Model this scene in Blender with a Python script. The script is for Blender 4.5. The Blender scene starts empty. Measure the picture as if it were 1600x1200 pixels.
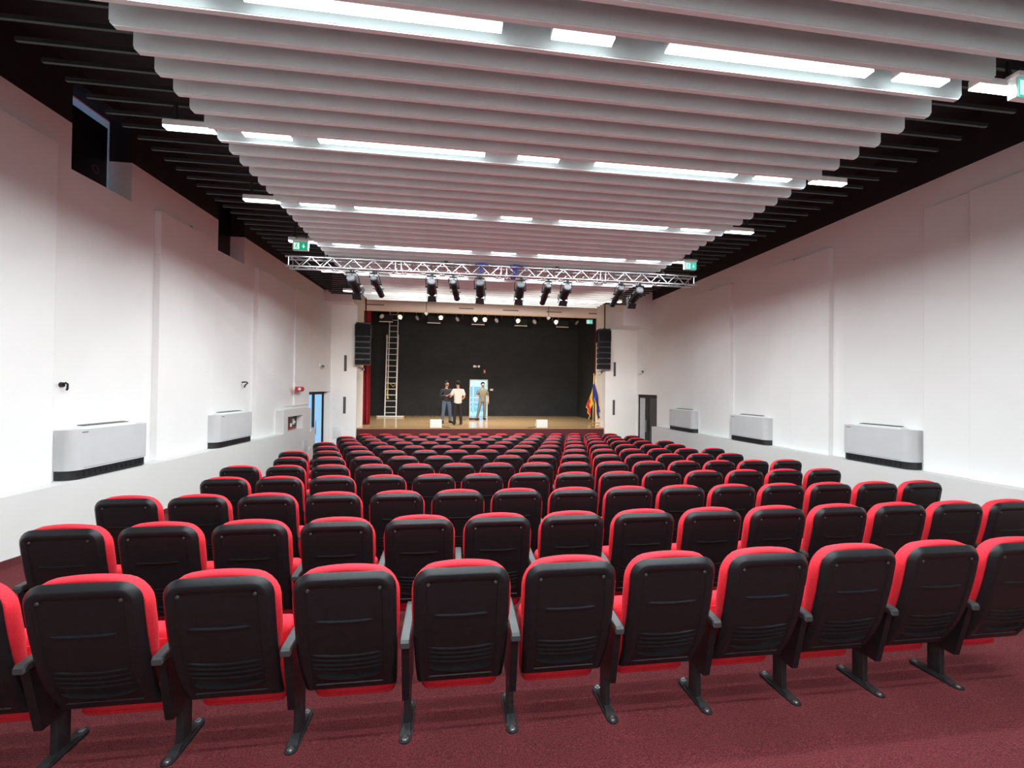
import bpy, bmesh, math, random
from mathutils import Vector, Matrix, Quaternion
random.seed(7)
PI = math.pi
sc = bpy.context.scene
col = sc.collection

# ------------------------------------------------------------------ camera
W0 = 1.835                     # camera height above the carpet under the nearest row
FPX, YAW, PIT, ROL = 679.17, 0.135543886, 0.00972132857, 0.0120874613
_cy, _sy, _cp, _sp = math.cos(YAW), math.sin(YAW), math.cos(PIT), math.sin(PIT)
_fw = Vector((_sy*_cp, _cy*_cp, _sp)); _rt = Vector((_cy, -_sy, 0)); _up = _rt.cross(_fw)
_c, _s = math.cos(ROL), math.sin(ROL)
RT, UP, FW = _c*_rt + _s*_up, -_s*_rt + _c*_up, _fw
cam = bpy.data.cameras.new('camera'); cam.sensor_width = 36; cam.lens = 36*FPX/1600; cam.clip_start = .05; cam.clip_end = 200
cam_o = bpy.data.objects.new('camera', cam); col.objects.link(cam_o)
cam_o.matrix_world = Matrix(((RT.x, UP.x, -FW.x, 0), (RT.y, UP.y, -FW.y, 0), (RT.z, UP.z, -FW.z, W0), (0, 0, 0, 1)))
sc.camera = cam_o
# ------------------------------------------------------------------ sky and exposure
world = bpy.data.worlds.new('sky'); sc.world = world; world.use_nodes = True
bg = world.node_tree.nodes['Background']; bg.inputs[0].default_value = (.25, .62, 1, 1); bg.inputs[1].default_value = 1.1
vs = sc.view_settings; vs.view_transform = 'Standard'; vs.look = 'None'; vs.exposure = 0.0; vs.gamma = 1; vs.use_curve_mapping = False
LED = 7.0                      # radiance of the strip lights' opal covers
LED_W = 29.5                   # watts per metre of strip light
TRUSS_W = 330.0                # watts of each spotlight on the truss
STAGE_W = 450.0                # watts of each stage lamp

def at(px, py, **k):           # a pixel of the photograph to the point on a known plane
    d = RT*((px-800)/FPX) + UP*((600-py)/FPX) + FW
    (a, v), = k.items(); i = 'XYZ'.index(a)
    if a == 'Z': v -= W0
    p = d*(v/d[i]); p.z += W0
    return p
# the room: side walls converge slightly, the floor falls towards the stage, so does the ceiling a little
def xl(y, off=0): return -5.28 + .06*y + off
def xr(y, off=0): return 7.60 - .028*y - off
def zf(y): return -.0450*(y-2.43)
def zpaint(y): return W0 + 3.405 - .0095*y      # where the white of the walls stops
def zledge(y): return W0 - 1.19 - .006*y
def zbaf(y): return W0 + 2.351 - .0080*y
ZTOP = W0 + 4.08
STAGE = W0 - 1.50
YF = 16.2                                        # front walls
YR = 17.35                                       # end of the returns, proscenium

# ------------------------------------------------------------------ mesh builder
class MB:
    def __init__(s): s.v = []; s.f = []; s.m = []
    def add(s, vs, fs, mi=0):
        n = len(s.v); s.v += [tuple(p) for p in vs]
        for f in fs: s.f.append([i+n for i in f]); s.m.append(mi)
        return s
    def box(s, c, d, mi=0, rot=None):
        hx, hy, hz = d[0]/2, d[1]/2, d[2]/2
        P = [Vector((x*hx, y*hy, z*hz)) for z in (-1, 1) for x, y in ((-1, -1), (1, -1), (1, 1), (-1, 1))]
        if rot is not None: P = [rot @ p for p in P]
        return s.hexa([p+Vector(c) for p in P], mi)
    def bx(s, x0, x1, y0, y1, z0, z1, mi=0):
        return s.hexa([(x, y, z) for z in (z0, z1) for x, y in ((x0, y0), (x1, y0), (x1, y1), (x0, y1))], mi)
    def hexa(s, P, mi=0):      # 4 bottom corners counter-clockwise, then 4 top
        return s.add(P, [(3, 2, 1, 0), (4, 5, 6, 7), (0, 1, 5, 4), (1, 2, 6, 5), (2, 3, 7, 6), (3, 0, 4, 7)], mi)
    def bbox(s, c, d, bev=.005, seg=2, mi=0, rot=None):   # bevelled box
        bm = bmesh.new(); bmesh.ops.create_cube(bm, size=1)
        for v in bm.verts: v.co = Vector((v.co.x*d[0], v.co.y*d[1], v.co.z*d[2]))
        bmesh.ops.bevel(bm, geom=bm.edges[:], offset=bev, segments=seg, affect='EDGES', profile=.5)
        bm.verts.index_update()
        P = [(rot @ v.co if rot is not None else v.co) + Vector(c) for v in bm.verts]
        F = [[v.index for v in f.verts] for f in bm.faces]; bm.free()
        return s.add(P, F, mi)
    def cyl(s, p0, p1, r0, r1=None, n=12, mi=0, cap=True):
        return s.lathe(p0, p1, [(0, r0), (1, r0 if r1 is None else r1)], n, mi, cap)
    def lathe(s, p0, p1, prof, n=16, mi=0, cap=True):      # prof: (fraction along, radius)
        p0, p1 = Vector(p0), Vector(p1); d = p1-p0; L = d.length
        q = Vector((0, 0, 1)).rotation_difference(d.normalized()) if L > 0 else Quaternion()
        V = []; F = []
        for t, r in prof:
            for k in range(n):
                a = 2*PI*k/n; V.append(p0 + q @ Vector((r*math.cos(a), r*math.sin(a), t*L)))
        for i in range(len(prof)-1):
            for k in range(n):
                a, b = i*n+k, i*n+(k+1) % n; F.append((a, b, b+n, a+n))
        if cap:
            F.append(tuple(range(n))[::-1]); F.append(tuple(range((len(prof)-1)*n, len(prof)*n)))
        return s.add(V, F, mi)
    def tube(s, pts, r, n=8, mi=0):
        pts = [Vector(p) for p in pts]; V = []; F = []
        up = Vector((0, 0, 1)); nrm = None
        for i, p in enumerate(pts):
            t = (pts[min(i+1, len(pts)-1)] - pts[max(i-1, 0)]).normalized()
            if nrm is None:
                nrm = t.cross(up if abs(t.z) < .9 else Vector((1, 0, 0))).normalized()
            else:
                nrm = (nrm - t*nrm.dot(t)).normalized()
            b = t.cross(nrm)
            rr = r[i] if isinstance(r, (list, tuple)) else r
            for k in range(n):
                a = 2*PI*k/n; V.append(p + nrm*(rr*math.cos(a)) + b*(rr*math.sin(a)))
        for i in range(len(pts)-1):
            for k in range(n):
                a, c = i*n+k, i*n+(k+1) % n; F.append((a, c, c+n, a+n))
        F.append(tuple(range(n))[::-1]); F.append(tuple(range((len(pts)-1)*n, len(pts)*n)))
        return s.add(V, F, mi)
    def ball(s, c, r, n=12, m=8, mi=0):
        rx, ry, rz = r if isinstance(r, (tuple, list)) else (r, r, r)
        V = []; F = []
        for i in range(m+1):
            a = PI*i/m
            for k in range(n):
                b = 2*PI*k/n; V.append((c[0]+rx*math.sin(a)*math.cos(b), c[1]+ry*math.sin(a)*math.sin(b), c[2]-rz*math.cos(a)))
        for i in range(m):
            for k in range(n):
                a, c2 = i*n+k, i*n+(k+1) % n; F.append((a, c2, c2+n, a+n))
        return s.add(V, F, mi)
    def extrude(s, poly, z0, z1, mi=0):        # polygon in xy, counter-clockwise
        n = len(poly); V = [(x, y, z0) for x, y in poly] + [(x, y, z1) for x, y in poly]
        F = [tuple(range(n))[::-1], tuple(range(n, 2*n))] + [(i, (i+1) % n, (i+1) % n+n, i+n) for i in range(n)]
        return s.add(V, F, mi)
    def build(s, name, mat, parent=None, smooth=True, ang=35):
        me = bpy.data.meshes.new(name); me.from_pydata([tuple(p) for p in s.v], [], s.f); me.validate(clean_customdata=False)
        mats = mat if isinstance(mat, (list, tuple)) else [mat]
        for m in mats: me.materials.append(m)
        if len(me.polygons) == len(s.m):
            for p, i in zip(me.polygons, s.m): p.material_index = i
        bm = bmesh.new(); bm.from_mesh(me); bmesh.ops.remove_doubles(bm, verts=bm.verts, dist=1e-6)
        bmesh.ops.recalc_face_normals(bm, faces=bm.faces); bm.to_mesh(me); bm.free()
        if smooth:
            me.shade_smooth(); me.set_sharp_from_angle(angle=math.radians(ang))
        o = bpy.data.objects.new(name, me); col.objects.link(o)
        if parent is not None: o.parent = parent
        return o
def tag(o, label=None, cat=None, group=None, kind=None):
    if label: o['label'] = label
    if cat: o['category'] = cat
    if group: o['group'] = group
    if kind: o['kind'] = kind
    return o
def thing(name, label, cat, loc=(0, 0, 0), rotz=0, group=None):
    o = bpy.data.objects.new(name, None); col.objects.link(o); o.empty_display_size = .1
    o.location = loc; o.rotation_euler = (0, 0, rotz)
    return tag(o, label, cat, group)
def struct(name, mb, mat, smooth=False):
    return tag(mb.build(name, mat, None, smooth), kind='structure')
def dup(root, loc, rotz=None, label=None, group=None):
    r = root.copy(); col.objects.link(r); r.location = loc
    if rotz is not None: r.rotation_euler = (0, 0, rotz)
    if label: r['label'] = label
    if group: r['group'] = group
    def rec(a, b):
        for ch in list(a.children):
            c = ch.copy(); col.objects.link(c); c.parent = b; rec(ch, c)
    rec(root, r)
    return r
ORD = ['first', 'second', 'third', 'fourth', 'fifth', 'sixth', 'seventh', 'eighth', 'ninth', 'tenth', 'eleventh', 'twelfth', 'thirteenth', 'fourteenth', 'fifteenth', 'sixteenth', 'seventeenth', 'eighteenth', 'nineteenth', 'twentieth']

# ------------------------------------------------------------------ materials
def mat(name, c, rough=.6, metal=0., noise=None, bump=None, emit=None, spec=.5, trans=0., alpha=1.):
    m = bpy.data.materials.new(name); m.use_nodes = True; nt = m.node_tree; b = nt.nodes['Principled BSDF']
    b.inputs['Base Color'].default_value = (*c, 1); b.inputs['Roughness'].default_value = rough; b.inputs['Metallic'].default_value = metal
    b.inputs['Specular IOR Level'].default_value = spec
    if trans: b.inputs['Transmission Weight'].default_value = trans
    tc = nt.nodes.new('ShaderNodeTexCoord')
    def nz(scale, detail=4, rough_=.6):
        n = nt.nodes.new('ShaderNodeTexNoise'); n.inputs['Scale'].default_value = scale; n.inputs['Detail'].default_value = detail
        n.inputs['Roughness'].default_value = rough_
        nt.links.new(tc.outputs['Object'], n.inputs['Vector']); return n
    if noise:                                   # (scale, amount) -> colour variation
        n = nz(noise[0]); r = nt.nodes.new('ShaderNodeValToRGB'); e = r.color_ramp.elements
        e[0].position, e[1].position = .35, .65; a = noise[1]
        e[0].color = (*[x*(1-a) for x in c], 1); e[1].color = (*[min(1, x*(1+a)) for x in c], 1)
        nt.links.new(n.outputs['Fac'], r.inputs['Fac']); nt.links.new(r.outputs['Color'], b.inputs['Base Color'])
    if bump:
        n = nz(bump[0]); p = nt.nodes.new('ShaderNodeBump'); p.inputs['Strength'].default_value = bump[1]; p.inputs['Distance'].default_value = .01
        nt.links.new(n.outputs['Fac'], p.inputs['Height']); nt.links.new(p.outputs['Normal'], b.inputs['Normal'])
    if emit:
        b.inputs['Emission Color'].default_value = (*emit[0], 1); b.inputs['Emission Strength'].default_value = emit[1]
    return m
M = {}
M['plaster'] = mat('white_plaster', (.87, .86, .845), .75, noise=(1.2, .015), bump=(60, .03))
M['dado'] = mat('white_dado_dimmed', (.72, .70, .685), .7, noise=(1.5, .012))  # wall white, darkened in the colour for dimmer light near the floor
M['panel'] = mat('white_panel_paint', (.88, .87, .855), .7, noise=(1.5, .012))
M['baffle'] = mat('white_felt_baffle', (.77, .87, .875), .9, noise=(4, .03), bump=(250, .12))
M['black_ceiling'] = mat('black_ceiling_paint', (.012, .012, .013), .8, noise=(3, .3))
M['rail'] = mat('black_steel_rail', (.014, .014, .015), .55, noise=(8, .2))
M['stage_black'] = mat('black_stage_cloth', (.0185, .0195, .0215), .9, noise=(2, .15), bump=(200, .1))
M['beam'] = mat('beam_white_lit_warm', (.86, .72, .60), .75, noise=(2, .02))  # white beam with the warm bounced light mixed into its colour
M['plastic'] = mat('black_seat_plastic', (.009, .009, .0105), .36, noise=(30, .2), bump=(600, .06), spec=.38)
M['arm'] = mat('dark_grey_armrest_plastic', (.035, .036, .038), .42, noise=(40, .15))
M['steel_black'] = mat('black_powder_coated_steel', (.014, .014, .015), .45, noise=(30, .2))
M['red'] = mat('red_upholstery', (.66, .012, .028), .85, noise=(90, .12), bump=(900, .25))
M['screw'] = mat('zinc_screw', (.5, .5, .52), .35, 1., noise=(50, .1))
M['led'] = mat('led_diffuser', (1, 1, 1), .5, emit=((.88, .985, 1.0), LED))
M['white_metal'] = mat('white_enamel', (.78, .78, .77), .4, noise=(5, .02))
M['ac_white'] = mat('grey_white_enamel', (.62, .62, .63), .35, noise=(4, .02))
M['ac_black'] = mat('black_grille_plastic', (.016, .016, .017), .4, noise=(30, .2))
M['alu'] = mat('bright_aluminium', (.50, .50, .51), .38, 1., noise=(12, .06))
M['ladder'] = mat('dull_aluminium', (.68, .68, .66), .5, .35, noise=(12, .06))
M['lamp_black'] = mat('black_lamp_enamel', (.010, .010, .011), .55, noise=(30, .2), spec=.25)
M['lamp_grey'] = mat('grey_lamp_cap', (.085, .085, .092), .55, .0, noise=(30, .2))
M['speaker'] = mat('dark_speaker_grille', (.008, .008, .009), .7, noise=(120, .4), bump=(300, .4), spec=.2)
M['velvet'] = mat('dark_red_velvet', (.30, .008, .016), .9, noise=(40, .2))
M['maroon'] = mat('maroon_stage_carpet', (.085, .014, .018), .9, noise=(120, .35), bump=(300, .2))
M['baseboard'] = mat('dark_red_skirting', (.10, .018, .022), .6, noise=(30, .2))
M['green'] = mat('exit_sign_green', (.0, .30, .14), .4, emit=((.0, .50, .24), .55))
M['sign_white'] = mat('exit_sign_white', (.75, .95, .90), .4, emit=((.65, .95, .88), .75))
M['teal'] = mat('exit_sign_teal', (.05, .45, .38), .4, emit=((.06, .60, .48), .8))
M['alarm_red'] = mat('alarm_red_plastic', (.55, .015, .03), .35, noise=(20, .1))
M['ext_red'] = mat('hose_cabinet_red', (.33, .02, .03), .4, noise=(20, .15))
M['white_plastic'] = mat('white_plastic', (.8, .8, .78), .4, noise=(8, .02))
M['grey_vent'] = mat('dark_grey_vent', (.11, .105, .10), .55, noise=(40, .2))
M['slot'] = mat('brown_grey_slot', (.22, .16, .13), .7, noise=(40, .2))
M['frame_dark'] = mat('dark_door_frame', (.012, .010, .009), .5, noise=(20, .2), spec=.2)
M['frosted'] = mat('frosted_film_glass', (.46, .475, .50), .25, noise=(6, .08))
M['dark_glass'] = mat('dark_glass', (.022, .015, .014), .08, noise=(2, .2), spec=.22)
M['blind'] = mat('black_blackout_panel', (.006, .006, .008), .35, noise=(6, .3))
M['blue_strap'] = mat('blue_sling', (.02, .035, .20), .7, noise=(60, .2))
M['yellow'] = mat('yellow_strap', (.75, .6, .03), .6, noise=(40, .1))
M['orange'] = mat('orange_plastic', (.85, .35, .06), .5, noise=(40, .1))
M['gold'] = mat('gold_metal', (.80, .52, .16), .35, .8, noise=(30, .1))
M['fringe'] = mat('gold_fringe', (.85, .62, .12), .8, noise=(200, .3), bump=(400, .5))
M['flag_blue'] = mat('flag_blue_satin', (.02, .025, .26), .55, noise=(30, .1))
M['flag_yellow'] = mat('flag_yellow_satin', (.88, .56, .02), .55, noise=(30, .05))
M['flag_red'] = mat('flag_red_satin', (.68, .02, .02), .55, noise=(30, .1))
M['par_glass'] = mat('lamp_lens_glass', (.75, .75, .72), .15, noise=(40, .1), emit=((1, .95, .85), .6))
M['monitor'] = mat('off_white_speaker_shell', (.70, .68, .63), .55, noise=(30, .03))
M['skin'] = mat('skin', (.52, .27, .19), .55, noise=(40, .08))
M['hair'] = mat('dark_hair', (.018, .013, .011), .8, noise=(150, .4), spec=.15)
M['eye'] = mat('eye', (.03, .02, .02), .2, noise=(90, .2))
M['lip'] = mat('lip', (.36, .12, .11), .5, noise=(60, .1))
M['navy'] = mat('navy_jacket', (.018, .018, .030), .7, noise=(40, .2), bump=(60, .3))
M['denim'] = mat('blue_denim', (.085, .13, .21), .85, noise=(60, .2), bump=(60, .3))
M['tshirt'] = mat('white_cotton', (.72, .69, .63), .85, noise=(20, .03), bump=(40, .3))
M['black_cloth'] = mat('black_trousers', (.012, .011, .013), .8, noise=(50, .3))
M['olive'] = mat('olive_shirt', (.17, .15, .10), .85, noise=(40, .12), bump=(60, .3))
M['khaki'] = mat('grey_green_trousers', (.15, .145, .12), .85, noise=(40, .12), bump=(60, .3))
M['shoe'] = mat('black_shoe', (.012, .011, .011), .5, noise=(40, .2))
M['corridor'] = mat('pale_corridor_paint', (.75, .77, .78), .6, noise=(3, .02))
M['corridor_floor'] = mat('pale_glossy_tile', (.75, .77, .78), .12, noise=(3, .03))
M['rope'] = mat('black_cable', (.01, .01, .01), .6, noise=(30, .2))
def carpet():
    m = mat('red_carpet', (.17, .030, .034), .95); nt = m.node_tree; b = nt.nodes['Principled BSDF']; b.inputs['Specular IOR Level'].default_value = .15
    tc = nt.nodes.new('ShaderNodeTexCoord')
    n = nt.nodes.new('ShaderNodeTexNoise'); n.inputs['Scale'].default_value = 140; n.inputs['Detail'].default_value = 3
    r = nt.nodes.new('ShaderNodeValToRGB'); e = r.color_ramp.elements
    e[0].position, e[1].position = .36, .66; e[0].color = (.085, .014, .018, 1); e[1].color = (.19, .042, .046, 1)
    x = e.new(.52); x.color = (.135, .025, .029, 1)
    n2 = nt.nodes.new('ShaderNodeTexNoise'); n2.inputs['Scale'].default_value = 1.5
    mx = nt.nodes.new('ShaderNodeMix'); mx.data_type = 'RGBA'; mx.blend_type = 'MULTIPLY'; mx.inputs[0].default_value = .25
    p = nt.nodes.new('ShaderNodeBump'); p.inputs['Strength'].default_value = .5; p.inputs['Distance'].default_value = .01
    nt.links.new(tc.outputs['Object'], n.inputs['Vector']); nt.links.new(tc.outputs['Object'], n2.inputs['Vector'])
    nt.links.new(n.outputs['Fac'], r.inputs['Fac']); nt.links.new(r.outputs['Color'], mx.inputs[6]); nt.links.new(n2.outputs['Fac'], mx.inputs[7])
    nt.links.new(mx.outputs[2], b.inputs['Base Color']); nt.links.new(n.outputs['Fac'], p.inputs['Height']); nt.links.new(p.outputs['Normal'], b.inputs['Normal'])
    return m
def parquet():
    m = mat('pale_oak_stage_boards', (.60, .40, .21), .16); nt = m.node_tree; b = nt.nodes['Principled BSDF']
    tc = nt.nodes.new('ShaderNodeTexCoord')
    br = nt.nodes.new('ShaderNodeTexBrick'); br.inputs['Scale'].default_value = 1; br.inputs['Brick Width'].default_value = 1.6; br.inputs['Row Height'].default_value = .12
    br.inputs['Mortar Size'].default_value = .003; br.inputs['Color1'].default_value = (.62, .42, .22, 1); br.inputs['Color2'].default_value = (.56, .37, .19, 1); br.inputs['Mortar'].default_value = (.40, .26, .13, 1)
    n = nt.nodes.new('ShaderNodeTexNoise'); n.inputs['Scale'].default_value = 6; n.inputs['Detail'].default_value = 5
    mp = nt.nodes.new('ShaderNodeMapping'); mp.inputs['Scale'].default_value = (.3, 5, 1)
    mx = nt.nodes.new('ShaderNodeMix'); mx.data_type = 'RGBA'; mx.blend_type = 'MULTIPLY'; mx.inputs[0].default_value = .25
    nt.links.new(tc.outputs['Object'], br.inputs['Vector']); nt.links.new(tc.outputs['Object'], mp.inputs['Vector']); nt.links.new(mp.outputs['Vector'], n.inputs['Vector'])
    nt.links.new(br.outputs['Color'], mx.inputs[6]); nt.links.new(n.outputs['Fac'], mx.inputs[7]); nt.links.new(mx.outputs[2], b.inputs['Base Color'])
    return m
M['carpet'] = carpet(); M['parquet'] = parquet()

# ------------------------------------------------------------------ room shell
YB = -3.6
def floor_mesh():
    m = MB(); y0, y1 = YB-.2, YF+1.4
    m.hexa([(-6, y0, zf(y0)-.3), (8.2, y0, zf(y0)-.3), (8.2, y1, zf(y1)-.3), (-6, y1, zf(y1)-.3),
            (-6, y0, zf(y0)), (8.2, y0, zf(y0)), (8.2, y1, zf(y1)), (-6, y1, zf(y1))]); return m
struct('floor', floor_mesh(), M['carpet'])
struct('ceiling', MB().bx(-6.4, 8.4, YB-.2, YR+.2, ZTOP, ZTOP+.2), M['black_ceiling'])
struct('wall_back', MB().bx(-6.2, 8.2, YB-.2, YB, -.8, ZTOP), M['plaster'])
TH = .55
def wl(m, y0, y1, z0, z1, a=0, b=-TH, side='L', mi=0):   # a slab between two wall offsets; z may depend on y
    f = (lambda y, o: xl(y, o)) if side == 'L' else (lambda y, o: xr(y, o))
    za = z0 if callable(z0) else (lambda y: z0); zb = z1 if callable(z1) else (lambda y: z1)
    P = [(f(y, o), y, z(y)) for z in (za, zb) for o, y in ((b, y0), (a, y0), (a, y1), (b, y1))]
    return m.hexa(P, mi)
bot = lambda y: zf(y)-.05
top = lambda y: ZTOP
N1 = (6.29, 7.26, W0+2.755); N2 = (9.44, 10.42, W0+2.705)         # window niches: near, far, sill
NZ = W0+3.93
DL = (14.20, 16.15); DLZ = W0-.19                                  # left door opening
DR = (14.60, 16.17); DRZ = W0-.18
m = MB()
for y0, y1 in ((YB, N1[0]), (N1[1], N2[0]), (N2[1], DL[0])): wl(m, y0, y1, bot, zpaint)
wl(m, DL[1], YF+.4, bot, zpaint, 0, -.24)
wl(m, N1[0], N1[1], bot, N1[2]); wl(m, N2[0], N2[1], bot, N2[2]); wl(m, DL[0], DL[1], DLZ, zpaint)
struct('wall_left', m, M['plaster'])
m = MB()
for y0, y1 in ((YB, N1[0]), (N1[1], N2[0]), (N2[1], YF+.4)): wl(m, y0, y1, zpaint, top)
wl(m, N1[0], N1[1], NZ, top); wl(m, N2[0], N2[1], NZ, top)
struct('trim_1', m, M['black_ceiling'])
m = MB()
for y0, y1 in ((YB, DR[0]), (DR[1], YF+.4)): wl(m, y0, y1, bot, zpaint, side='R')
wl(m, DR[0], DR[1], DRZ, zpaint, side='R')
struct('wall_right', m, M['plaster'])
struct('trim_2', wl(MB(), YB, YF+.4, zpaint, top, side='R'), M['black_ceiling'])
# low ledge walls along both sides
LO = .27
DEND = 14.05
FN = (12.13, 13.10, W0-1.22, W0-.83)                              # fire cabinet niche in the left ledge block
m = MB()
HI = lambda y: W0-.66 + 0*y
wl(m, YB, 11.9, bot, zledge, LO, 0)
wl(m, 11.9, FN[0], bot, HI, LO, 0); wl(m, FN[1], DEND-.35, bot, HI, LO, 0)
wl(m, FN[0], FN[1], bot, FN[2], LO, 0); wl(m, FN[0], FN[1], FN[3], HI, LO, 0)
wl(m, DEND-.35, DEND, bot, zledge, LO, 0)
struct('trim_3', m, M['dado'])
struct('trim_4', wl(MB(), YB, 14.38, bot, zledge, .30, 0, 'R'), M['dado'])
struct('baseboard_left', wl(MB(), YB, DEND, bot, lambda y: zf(y)+.07, LO+.015, LO), M['baseboard'])
struct('baseboard_right', wl(MB(), YB, 14.38, bot, lambda y: zf(y)+.07, .315, .30, 'R'), M['baseboard'])
# front walls, returns, beam
XRL, XRR = -3.42, 5.86
m = MB(); m.bx(xl(YF)-.22, XRL, YF, YF+.3, zf(YF)-.3, ZTOP); m.bx(XRL-.3, XRL, YF+.3, YR, zf(YF)-.3, ZTOP)
struct('wall_front_left', m, M['plaster'])
m = MB(); m.bx(XRR, xr(YF)+.6, YF, YF+.3, zf(YF)-.3, ZTOP); m.bx(XRR, XRR+.3, YF+.3, YR, zf(YF)-.3, ZTOP)
struct('wall_front_right', m, M['plaster'])
struct('trim_5', MB().bx(XRL-.02, XRR+.02, YR-.05, YR+.2, W0+2.955, ZTOP), M['beam'])
m = MB(); m.bx(xl(15.5), XRL, 15.55, YF, W0+2.90, W0+3.30); struct('trim_6', m, M['plaster'])
m = MB(); m.hexa([(6.07, 15.0, W0+2.325), (xr(15.0)+.02, 15.0, W0+2.325), (xr(YF)+.02, YF, W0+2.325), (5.84, YF, W0+2.325),
                  (6.07, 15.0, ZTOP), (xr(15.0)+.02, 15.0, ZTOP), (xr(YF)+.02, YF, ZTOP), (5.84, YF, ZTOP)])
struct('trim_7', m, M['plaster'])
# stage house
YS = 23.3
D3 = (at(733.5, 620, Y=YS).x, at(762, 620, Y=YS).x, at(745, 593, Y=YS).z)
m = MB(); m.bx(-5.2, D3[0], YS, YS+.25, STAGE-.3, ZTOP+2); m.bx(D3[1], 8.2, YS, YS+.25, STAGE-.3, ZTOP+2); m.bx(D3[0], D3[1], YS, YS+.25, D3[2], ZTOP+2)
struct('wall_stage_back', m, M['stage_black'])
struct('wall_stage_left', MB().bx(-4.9, -4.6, YR, YS, STAGE-.3, ZTOP+2), M['stage_black'])
struct('wall_stage_right', MB().bx(6.82, 7.1, YR, YS, STAGE-.3, ZTOP+2), M['stage_black'])
m = MB(); m.bx(-4.9, XRL-.02, YR, YR+.1, STAGE-.3, ZTOP+2); m.bx(XRR+.02, 7.1, YR, YR+.1, STAGE-.3, ZTOP+2); m.bx(XRL-.02, XRR+.02, YR+.2, YR+.3, ZTOP-.05, ZTOP+2)
struct('wall_stage_front', m, M['stage_black'])
struct('ceiling_stage', MB().bx(-5.2, 8.2, YR+.2, YS+.25, W0+4.9, W0+5.0), M['stage_black'])
t = thing('stage', 'raised stage with pale oak boards and maroon front below the beige beam', 'stage', (1.2, YF+.1, zf(YF)))
o = MB().bx(-4.59-1.2, 6.81-1.2, 1.26, YS-YF-.11, STAGE-.04-zf(YF), STAGE-zf(YF)).bx(XRL+.01-1.2, XRR-.01-1.2, 0, 1.26, STAGE-.04-zf(YF), STAGE-zf(YF)).build('floorboards', M['parquet'], t, False)
o = MB().bx(XRL+.01-1.2, XRR-.01-1.2, .0, .06, -.1, STAGE-.04-zf(YF)).build('front_panel', M['maroon'], t, False)
o['label'] = 'maroon carpeted front panel'
# corridor behind the stage door, with a bright window
m = MB(); m.bx(D3[0]-1.2, D3[1]+1.2, YS+.25, YS+3.2, STAGE-.2, STAGE); struct('floor_corridor', m, M['corridor_floor'])
m = MB(); m.bx(D3[0]-1.3, D3[0]-1.2, YS+.25, YS+3.2, STAGE, STAGE+2.6); m.bx(D3[1]+1.2, D3[1]+1.3, YS+.25, YS+3.2, STAGE, STAGE+2.6)
m.bx(D3[0]-1.3, D3[1]+1.3, YS+.25, YS+3.3, STAGE+2.6, STAGE+2.7)
m.bx(D3[0]-1.3, D3[1]+1.3, YS+3.2, YS+3.3, STAGE+1.62, STAGE+2.6)
struct('wall_corridor', m, M['corridor'])
l = bpy.data.lights.new('corridor_fill', 'AREA'); l.shape = 'RECTANGLE'; l.size = 1.2; l.size_y = 1.2; l.energy = 120; l.color = (.36, .78, 1.0)  # unseen fill light, added to brighten the view through the stage door
lo = bpy.data.objects.new('corridor_fill', l); col.objects.link(lo); lo.location = ((D3[0]+D3[1])/2, YS+1.7, STAGE+2.58)
m = MB()
xa, xb = D3[0]-1.2, D3[1]+1.2
for x in (xa+.03, xa+.8, xa+1.55, xa+2.3, xb-.03): m.bx(x-.025, x+.025, YS+3.2, YS+3.26, STAGE, STAGE+1.62)
for z in (STAGE+.03, STAGE+.35, STAGE+.62, STAGE+.9, STAGE+1.59): m.bx(xa, xb, YS+3.2, YS+3.25, z-.02, z+.02)
struct('window_3', m, M['white_metal'])
m = MB()
for x0, x1 in ((D3[0], D3[0]+.06), (D3[1]-.06, D3[1])): m.bx(x0, x1, YS-.02, YS+.27, STAGE, D3[2])
m.bx(D3[0]+.06, D3[1]-.06, YS-.02, YS+.27, D3[2]-.06, D3[2])
struct('door_3', m, M['corridor'])

# ---- windows in the left wall niches: sash with a black blackout panel, daylight round its edge
for k, (n0, n1, sill) in enumerate((N1, N2)):
    w = bpy.data.objects.new('window_%d' % (k+1), None); col.objects.link(w); tag(w, kind='structure')
    o0 = -.30
    m = MB(); wl(m, n0, n1-.012, sill, sill+.03, o0+.02, -TH); m.build('sill', M['plaster'], w, False)
    m = MB(); wl(m, n0, n1-(.055 if k == 0 else .0), sill+.03, NZ-(.135 if k == 0 else 0), o0, o0-.02); m.build('blackout_panel', M['blind'], w, False)
    m = MB(); wl(m, n0, n1, sill+.03, NZ-.02, o0-.20, o0-.21)
    pane = m.build('pane', mat('window_glass_%d' % k, (.9, .95, 1), .02, trans=1.), w, False)
    if k == 0:
        hd = MB(); c = Vector((xl(6.98, o0)+.03, 6.98, W0+3.08)); hd.tube([c+Vector((0, .055*math.cos(a), .055*math.sin(a))) for a in [2*PI*i/16 for i in range(17)]], .008, 6)
        hd.build('ring_handle', M['lamp_grey'], w)
    rv = MB(); wl(rv, n1-.012, n1+.001, lambda y: max(zpaint(y), sill+.03), NZ, 0, o0+.02); rv.build('reveal', M['black_ceiling'], w, False)
    rv = MB(); wl(rv, n0, n1, NZ-.02, NZ+.001, o0-.01, -TH); wl(rv, n1-.012, n1+.001, sill, NZ-.02, o0-.01, -TH); rv.build('outer_reveal', M['plaster'], w, False)

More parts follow.
